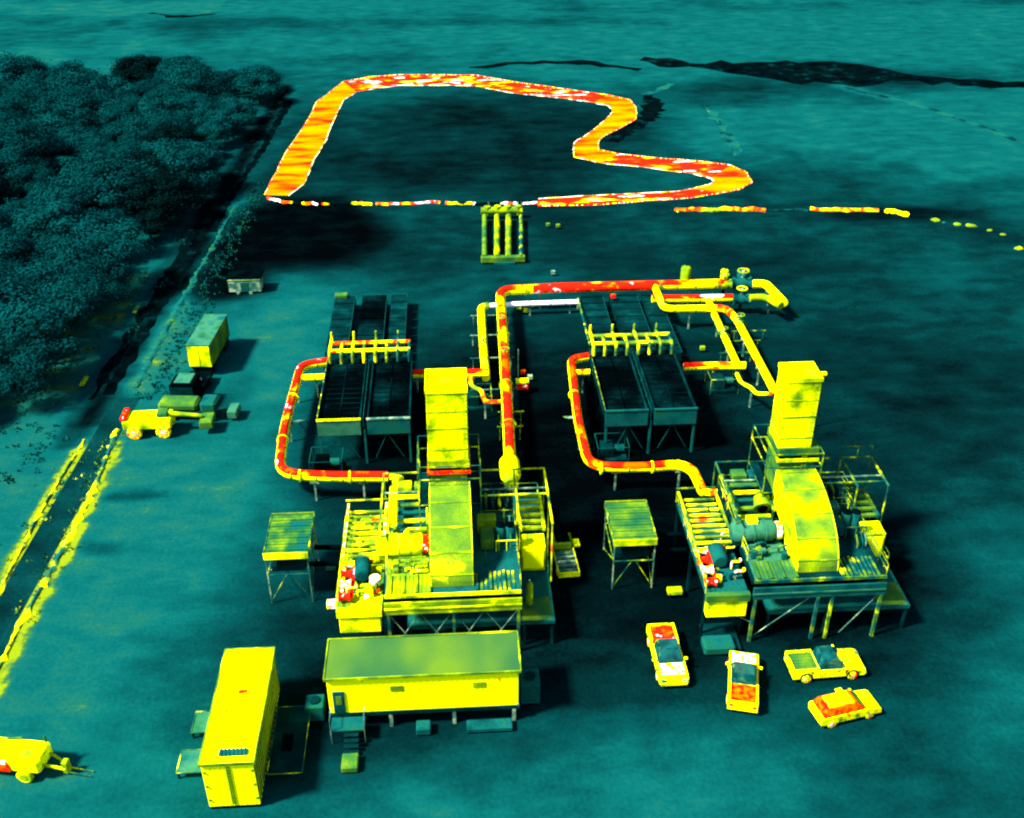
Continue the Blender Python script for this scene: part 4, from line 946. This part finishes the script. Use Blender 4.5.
    MB(o).bar((A(-9.3), 71, z+1.4), (A(-6), 71, z+1.4), .1).build('top_bar', g('rail', 'railcool'), t)
    MB(o).box(A(-9.0), A(-6.4), 57.9, 60.8, .25, .4).build('drip_tray', 'dteal', t)
    t = thing('hot_valve_gear', 'red and white hot valve gear on the left annexe of the %s plant' % side, 'machine', (A(-8.5), 61.8, z)); o = t.location
    for k, (x, y, zc, r, q) in enumerate(((-8.7, 61.5, .6, .42, 'whitehot'), (-8.75, 62.8, .5, .38, 'redcab'), (-8.6, 63.9, .5, .35, 'hotspots'), (-8.7, 60.3, .5, .4, 'redcab'))):
        MB(o).tube([(A(x)-.4, y, z+zc), (A(x)-.15, y, z+zc), (A(x)+.15, y, z+zc), (A(x)+.4, y, z+zc)], [r, r*.7, r*.7, r], 12).build('valve_body', q, t)
    MB(o).tube(bend([(A(-8.2), 60.2, z+.5), (A(-8.2), 64, z+.5), (A(-6.8), 64, z+.7)], .6), .16, 8).build('hot_tube', 'pipered', t)
    MB(o).tube([(A(-8.95), 60.2, z+.35), (A(-8.95), 64.2, z+.35)], .14, 8).build('manifold', 'hotspots', t)
    t = thing('annexe_tank', 'round topped %s tank in the middle of the left annexe of the %s plant' % ('teal' if L else 'blue green', side), 'tank', (A(-7.5), 62.6, z)); o = t.location
    MB(o).tube([(A(-7.5), 62.2, z+.7), (A(-7.5), 62.3, z+.7), (A(-7.5), 63.9, z+.7), (A(-7.5), 64.0, z+.7)], [.45, .62, .62, .45], 14).build('shell', 'teal', t); MB(o).box(A(-8.0), A(-7.0), 62.4, 63.8, z, z+.3).build('saddle', 'dteal', t)
    if L:
        t = thing('hot_regulator', 'round white hot regulator right of the teal tank on the left annexe', 'valve', (A(-6.5), 61.5, z)); o = t.location
        MB(o).tube([(A(-6.5), 61.6, z), (A(-6.5), 61.6, z+.8)], .2, 10).build('stem', 'redcab', t); MB(o).tube([(A(-6.5), 61.6, z+.8), (A(-6.5), 61.6, z+1.1)], .42, 14).build('cap', 'whitehot', t)
    else:
        t = thing('crate_under_deck', 'pale teal rounded crate on the ground under the front left of the right plant', 'crate', (A(-8.0), 58.3, 0)); MB(t.location).box(A(-9.3), A(-6.9), 57.6, 59.1, .1, .9, .15).build('crate_body', 'teal', t); MB(t.location).box(A(-9.2), A(-7.0), 57.7, 59.0, 0, .1).build('crate_base', 'black', t)
    # small fittings spread over the decks
    q = random.Random(5 if L else 9)
    t = thing('deck_pipework', 'tangle of small %s pipes and fittings across the middle of the %s deck' % (g('yellow and red', 'teal and lime'), side), 'pipework', (A(-4), 65, D)); o = t.location
    pal = g(['yellow', 'ygreen', 'lime', 'hotspots', 'teal', 'rail', 'yellow'], ['teal', 'lime', 'dteal', 'railcool', 'ygreen', 'roofteal'])
    for i in range(26):
        x = q.uniform(-5.5, -2.7); y = q.choice((q.uniform(61.6, 63.1), q.uniform(65.2, 66.2)))
        h = q.uniform(.2, .9); ln = q.uniform(.4, 1.3)
        if q.random() < .5: MB(o).tube(bend([(A(x), y, D+.05), (A(x), y, D+h), (A(min(x+ln, -2.4)), y, D+h)], .2), q.uniform(.05, .11), 6).build('small_pipe', q.choice(pal), t)
        else: MB(o).box(A(x)-.2, A(x)+.2, y-.18, y+.18, D+.02, D+h, .04).build('fitting', q.choice(pal), t)
    for i in range(12):
        x = q.uniform(1.3, 4.0); y = q.uniform(62, 70.5)
        MB(o).tube(bend([(A(x), y, D+.05), (A(x), y, D+q.uniform(.4, 1.0)), (A(x), y+q.uniform(.4, 1.0), D+.9)], .2), .07, 6).build('small_pipe', q.choice(['teal', 'railcool', 'pale', 'lime']), t)
    t = thing('annexe_pipework', 'crowded small %s fittings along the left annexe of the %s plant' % (g('white, red and yellow', 'red and lime'), side), 'pipework', (A(-7.6), 62, 4.6)); o = t.location
    for i in range(30):
        x = q.uniform(-8.3, -6.2); y = q.uniform(60.2, 70.3); h = q.uniform(.2, .75)
        if 61.9 < y < 64.2 and x < -6.8: continue
        m_ = q.choice(g(['yellow', 'yellow', 'ygreen', 'hotspots', 'redcab', 'lime', 'teal'], ['ygreen', 'lime', 'teal', 'dteal', 'hotspots', 'lime']))
        if q.random() < .6: MB(o).tube(bend([(A(x)-.3, y, 4.65), (A(x)-.3, y, 4.6+h), (A(x)+.4, y, 4.6+h), (A(x)+.4, y+.3, 4.6+h)], .15), q.uniform(.05, .12), 6).build('small_pipe', m_, t)
        else: MB(o).box(A(x)-.22, A(x)+.22, y-.15, y+.15, 4.62, 4.6+h, .04).build('fitting', m_, t)
    # riser bringing the loop pipe up to the deck
    if L:
        a = P(388, 477, 2.5)
        pipe('yellow riser pipe lifting the red loop onto the left plant deck', [(a.x+.2, a.y, 2.5), (A(-5.2), a.y-.6, 2.7), (A(-5.2), 72.4, 6.8), (A(-5.2), 70, 7.2), (A(-5.2), 66, 7.2)], .34, 'pipeyel', 'riser_pipe', br=1)
    else:
        a = P(703, 492, 2.5)
        pipe('short yellow riser pipe lifting the loop onto the right plant deck', [(a.x, a.y, 2.5), (a.x+.7, a.y-1.5, 3.4), (a.x+1.5, a.y-3.2, 5.2)], .36, 'pipeyel', 'riser_pipe', br=1)
plant(0, 'left', True)
plant(27.35, 'right', False)

# ------------------------------------------------------------------ vehicles
def wheel(parent, x, y, r=.38, w_=.24, m='tyre', rim='rim'):
    t = MB(); t.tube([(x-w_/2, y, r), (x-w_/2+.04, y, r), (x+w_/2-.04, y, r), (x+w_/2, y, r)], [r*.85, r, r, r*.85], 16); o = t.build('wheel', m, parent)
    MB().tube([(x-w_/2-.02, y, r), (x+w_/2+.02, y, r)], r*.5, 10).build('hub', rim, o); return o
def pickup(label, loc, rz, hood, bed, cabin='glass', paint='carpaint', bedin=True):
    "nose towards local +y"
    t = thing('pickup_truck', label, 'pickup truck', loc, rz, 'pickups parked in front of the right plant'); t.scale = (1.1, 1.0, 1.05)
    # side profile (y,z)
    body = [(-2.75, .42), (-2.78, .95), (-2.7, 1.02), (-.85, 1.02), (-.8, 1.0), (1.0, 1.02), (1.15, 1.05), (2.35, .98), (2.65, .85), (2.72, .5), (2.6, .38)]
    MB().prism([(y, z) for y, z in body], -.95, .95).build('body', paint, t)
    mb = MB(); mb.add([(-.82, -.75, 1.0), (.82, -.75, 1.0), (.86, 1.25, 1.02), (-.86, 1.25, 1.02), (-.68, -.6, 1.72), (.68, -.6, 1.72), (.66, .55, 1.74), (-.66, .55, 1.74)], [(0, 1, 2, 3)[::-1], (4, 5, 6, 7), (0, 1, 5, 4), (1, 2, 6, 5), (2, 3, 7, 6), (3, 0, 4, 7)]); mb.build('cab', 'cabtop', t)
    MB().add([(-.78, 1.22, 1.07), (.78, 1.22, 1.07), (.62, .6, 1.72), (-.62, .6, 1.72)], [(0, 1, 2, 3)]).build('windscreen', cabin, t).location = (0, .02, .02)
    MB().add([(-.62, -.52, 1.765), (.62, -.52, 1.765), (.6, .48, 1.765), (-.6, .48, 1.765)], [(0, 1, 2, 3)]).build('roof_panel', cabin, t)
    for s in (-1, 1):
        MB().add([(s*.865, 1.0, 1.08), (s*.845, -.6, 1.08), (s*.715, -.5, 1.66), (s*.70, .45, 1.66)], [(0, 1, 2, 3)]).build('side_window', cabin, t)
        MB().box(min(s*.95, s*1.2), max(s*.95, s*1.2), .85, 1.0, 1.05, 1.25, .03).build('mirror', paint, t)
        MB().box(s*.7-.18, s*.7+.18, 2.62, 2.74, .68, .84, .02).build('headlight', 'pale', t)
    MB().box(-.78, .78, 1.25, 2.35, 1.0, 1.09, .05).build('bonnet', hood, t)
    mb = MB(); mb.box(-.93, -.82, -2.72, -.85, 1.02, 1.22); mb.box(.82, .93, -2.72, -.85, 1.02, 1.22); mb.box(-.93, .93, -2.78, -2.68, .7, 1.225); mb.build('bed_wall', paint, t)
    mb = MB(); mb.box(-.82, .82, -2.66, -.88, 1.02, 1.06)
    for i in range(6): mb.box(-.75+i*.27, -.68+i*.27, -2.6, -.95, 1.06, 1.08)
    mb.build('bed_floor', bed, t)
    for s in (-1, 1):
        for y in (-.75, .25, 1.2): MB().box(min(s*.94, s*.956), max(s*.94, s*.956), y-.02, y+.02, .5, 1.0).build('door_seam', 'lime', t)
        for y in (-1.75, 1.75): MB().tube([(s*.90, y, .42), (s*.957, y, .42)], .5, 16).build('wheel_arch', 'tyredark', t)
        MB().box(s*.75-.12, s*.75+.12, -2.80, -2.77, .75, .98, .01).build('tail_light', 'redcab', t)
    for x in (-.87, .87):
        for y in (-1.75, 1.75): wheel(t, x, y)
    MB().box(-.9, .9, 2.6, 2.82, .38, .62, .04).build('bumper', hood if hood != 'whitehot' else 'yellow', t)
    return t
def vyaw(a, b_): d = P(*b_)-P(*a); return math.atan2(-d.x, d.y)
c = P(667, 656, .6); pickup('yellow pickup with red hot bed and white bonnet facing the camera', (c.x, c.y, 0), vyaw((672, 683), (657, 628))+math.pi, 'whitehot', 'redcab')
c = P(743, 681, .6); pickup('yellow pickup with orange bed facing away, second vehicle from the left', (c.x, c.y, 0), vyaw((743, 704), (744, 656)), 'whitehot', 'orange')
c = P(825, 665, .6); pickup('yellow pickup seen side on with dark teal cab, under the right plant front', (c.x, c.y, 0), -math.pi/2+.04, 'carpaint', 'lime')
# estate car
c = P(845, 708, .6); t = thing('estate_car', 'orange yellow estate car parked nearest the camera below the side on pickup', 'car', (c.x, c.y, 0), -math.pi/2+.22)
MB().prism([(-2.35, .4), (-2.42, .9), (-2.3, 1.05), (1.0, 1.05), (2.1, .92), (2.35, .75), (2.38, .42)], -.9, .9).build('body', 'carpaint', t)
mb = MB(); mb.add([(-.86, -2.2, 1.0), (.86, -2.2, 1.0), (.86, 1.2, 1.0), (-.86, 1.2, 1.0), (-.66, -1.9, 1.62), (.66, -1.9, 1.62), (.66, .4, 1.64), (-.66, .4, 1.64)], [(0, 1, 2, 3)[::-1], (4, 5, 6, 7), (0, 1, 5, 4), (1, 2, 6, 5), (2, 3, 7, 6), (3, 0, 4, 7)]); mb.build('cabin', 'orange', t)
MB().add([(-.76, 1.18, 1.06), (.76, 1.18, 1.06), (.62, .47, 1.62), (-.62, .47, 1.62)], [(0, 1, 2, 3)]).build('windscreen', 'lime', t)
MB().box(-.55, .55, -1.7, .2, 1.65, 1.70).build('roof_rack', 'carpaint', t)
for s in (-1, 1): MB().box(min(s*.9, s*1.12), max(s*.9, s*1.12), .8, .98, 1.0, 1.2, .03).build('mirror', 'yellow', t)
MB().box(-1.5, -.88, .0, .5, .9, 1.0, .03).build('open_door', 'yellow', t)
for x in (-.8, .8):
    for y in (-1.5, 1.5): wheel(t, x, y, .36)
# small utility truck beside the left plant
c = P(564, 557, .5); t = thing('utility_truck', 'small flatbed utility truck parked right of the left plant', 'truck', (c.x, c.y, 0), .06)
MB().box(-.85, .85, -2.5, 2.3, .45, .75, .05).build('chassis', 'lime', t)
mb = MB(); mb.box(-.85, .85, .6, 2.1, .75, 1.5, .12); mb.build('cab', 'ygreen', t); MB().box(-.6, .6, .7, 1.9, 1.5, 1.72, .08).build('cab_roof', 'black', t)
mb = MB()
for i in range(5): mb.box(-.8, .8, -2.3+i*.55, -2.05+i*.55, .76, .95)
mb.build('bed_slat', 'pale', t); MB().box(-.9, .9, -2.6, -2.5, .5, 1.0).build('tailboard', 'yellow', t); MB().box(-.88, -.82, -2.5, .5, .76, 1.05).build('bed_wall', 'yellow', t); MB().box(.82, .88, -2.5, .5, .76, 1.05).build('bed_wall', 'yellow', t)
for x in (-.75, .75):
    for y in (-1.6, 1.5): wheel(t, x, y, .38)
MB().box(.95, 1.5, .7, 1.6, .9, 1.1, .04).build('open_door', 'yellow_deep', t); MB().box(-1.5, -.95, 1.2, 1.5, .9, 1.1, .04).build('mirror', 'ygreen', t)

# semitrailer (box) with tractor
a = P(186, 371); b_ = P(212, 345)
c = P(203, 342, 2.3); yaw = math.atan2(-(P(204, 316, 4)-P(186, 345, 4)).x, (P(204, 316, 4)-P(186, 345, 4)).y)
c = (P(186, 346, 3.8)+P(210, 346, 3.8)+P(204, 314, 3.8)+P(226, 313, 3.8))/4
t = thing('box_trailer', 'long teal roofed box trailer with a yellow end parked by the lane', 'trailer', (c.x, c.y, 0), yaw)
MB().box(-1.25, 1.25, -3.75, 3.75, 1.1, 3.7, .04).build('box_body', 'lime', t)
MB().box(-1.28, 1.28, -3.78, 3.78, 3.7, 3.8).build('roof', 'roofteal', t)
MB().box(-1.2, 1.2, -3.80, -3.751, 1.2, 3.6).build('end_door', 'yellow', t)
MB().box(-.02, .02, -3.83, -3.80, 1.2, 3.6).build('door_bar', 'dteal', t)
MB().box(-1.1, 1.1, -3.6, 3.6, .8, 1.1).build('chassis', 'black', t)
for x in (-1.05, 1.05):
    for y in (2.2, 3.1, -2.6): wheel(t, x, y, .48, .3, 'tyredark', 'dteal')
c = P(193, 386, 1.0); t = thing('tractor_unit', 'black tractor truck with a teal roof in front of the box trailer', 'truck', (c.x, c.y, 0), yaw); t.scale = (1.15, 1.25, 1.1)
MB().box(-1.1, 1.1, -2.6, 2.6, .5, .9, .05).build('chassis', 'black', t)
MB().box(-1.15, 1.15, -2.7, -.6, .9, 2.7, .15).build('cab', 'black', t); MB().box(-.75, .75, -2.3, -.7, 2.7, 2.85, .06).build('roof', 'roofteal', t); MB().box(-1.0, 1.0, -2.74, -2.7, 1.7, 2.5).build('windscreen', 'dteal', t)
MB().box(-.4, .5, .4, 1.0, .9, 1.3, .08).build('exhaust_box', 'whitehot', t)
for x in (-1.0, 1.0):
    for y in (-1.8, 1.6): wheel(t, x, y, .48, .3, 'tyredark', 'dteal')
# shed
c = P(247, 290); t = thing('small_shed', 'small shed with a black roof and pale teal wall beyond the box trailer', 'shed', (c.x, c.y, 0), 0)
MB().box(-2.0, 2.0, -1.1, 1.2, .25, 1.9, .03).build('wall', 'pale', t)
MB().prism([(-1.0, 1.92), (-1.0, 2.0), (1.35, 2.12), (1.35, 2.04)], -2.2, 2.2).build('roof', 'black', t)
MB().box(-2.1, 2.1, -1.14, -1.1, 1.8, 1.9).build('eaves', 'ygreen', t)
MB().box(-.5, .5, -1.13, -1.1, .3, 1.5).build('door', 'teal', t)
for x in (-.9, .7): MB().box(x-.2, x+.2, -1.25, -1.0, 0, .26).build('foot', 'pale', t)
# yellow boom truck
yaw2 = -math.pi/2+.02
c = P(158, 432); t = thing('boom_trailer', 'yellow four wheeled boom machine with arm pointing right beside the lane', 'crane', (c.x, c.y, 0), yaw2)
MB().box(-1.1, 1.1, -3.0, 1.7, 1.0, 2.0, .1).build('body', 'yellow', t)
MB().box(-1.0, 1.0, -3.1, -2.6, 2.0, 2.4, .05).build('hot_hood', 'redcab', t)
mb = MB(); mb.tube([(0, .8, 2.0), (0, 1.1, 2.2), (0, 4.6, 1.7)], [.3, .28, .2], 6); mb.build('arm', 'ygreen', t)
MB().box(-1.0, 1.0, 4.4, 5.7, .7, 1.5, .08).build('bucket', 'lime', t)
MB().box(-.6, .6, .3, 1.4, 2.0, 2.5, .1).build('cab', 'lime', t)
for x in (-1.15, 1.15):
    for y in (-1.9, .9): wheel(t, x, y, .72, .4)
c = P(190, 416); t = thing('tanker_truck', 'green yellow tank truck behind the boom machine beside the lane', 'truck', (c.x, c.y, 0), -math.pi/2-.1)
MB().box(-1.0, 1.0, -2.8, 2.8, .8, 1.1, .04).build('chassis', 'dteal', t)
MB().box(-1.0, 1.0, -2.8, 1.2, 1.1, 2.0, .25).build('tank', 'lime', t); MB().box(-1.0, 1.0, 1.5, 3.2, .9, 2.2, .25).build('cab', 'teal', t); MB().box(-.85, .85, 3.2, 3.24, 1.4, 2.0).build('windscreen', 'dteal', t)
MB().box(-.9, .9, 4.2, 5.2, .3, 1.2, .1).build('winch', 'roofteal', t); MB().bar((0, 3.2, .8), (0, 4.3, .8), .1).build('drawbar', 'dteal', t)
for x in (-1.0, 1.0):
    for y in (-1.8, 2.2): wheel(t, x, y, .5, .3)
# big yellow machine cut by the left edge
c = P(22, 768); t = thing('drill_rig_trailer', 'yellow machine with a red hot engine side cut by the left edge of the photo', 'machine', (c.x, c.y, 0), -math.pi/2-.18)
MB().box(-.95, .95, -3.8, 2.0, .75, 1.9, .15).build('body', 'yellow', t)
MB().box(.9, 1.03, -2.0, -.05, .8, 1.5, .03).build('engine_door', 'redcab', t); MB().box(.9, 1.04, -1.8, -.2, 1.5, 1.8, .03).build('exhaust_grille', 'whitehot', t)
MB().box(-.6, .6, 1.4, 2.1, 1.9, 2.15, .06).build('hood', 'yellow_deep', t); MB().bar((-.6, 1.9, 2.0), (-.6, 1.9, 2.7), .12).build('light_mast', 'lime', t)
mb = MB(); mb.bar((.5, 2.0, 1.2), (.2, 3.3, .6), .14); mb.bar((-.5, 2.0, 1.2), (-.2, 3.3, .6), .14); mb.build('drawbar', 'ygreen', t)
MB().box(-.25, .25, 3.1, 3.5, .2, 1.2, .05).build('jack', 'ygreen', t)
MB().bar((-.7, -1.0, 1.9), (-.7, .2, 2.2), .1).build('exhaust_pipe', 'lime', t)
for x in (-1.0, 1.0):
    for y in (.9, -2.6): wheel(t, x, y, .55, .35, 'yellow', 'ygreen')
mb = MB()
for x in (-.18, .22): mb.bar((x, 3.5, .35), (x, 5.0, .15), .06)
mb.build('tow_bar', 'railcool', t)
# lamp by right stack
c = P(824, 375, 6); t = thing('lamp_pole', 'thin teal pole with a small yellow lamp right of the right stack', 'lamp pole', (c.x, c.y, 0)); MB().tube([(0, 0, 0), (0, 0, 6)], [.09, .05], 6).build('pole', 'dteal', t); MB().box(-.3, .25, -.2, .2, 6.0, 6.3, .05).build('lamp_head', 'yellow', t)
# gravel berms / pale stones at lane head
for px, py, lab in ((85, 385, 'tall yellow marker board leaning at the lane bend left of the ditch'), (137, 313, 'small lime marker board on the dark strip between the ditches')):
    c = P(px, py); t = thing('marker_board', lab, 'marker', (c.x, c.y, 0)); MB().box(-.25, .25, -1.0, 1.0, .4, .6, .03).build('board', 'ygreen' if px == 85 else 'lime', t); MB().bar((0, .5, 0), (0, .5, .4), .08).build('post', 'dteal', t); MB().bar((0, -.5, 0), (0, -.5, .4), .08).build('post', 'dteal', t)
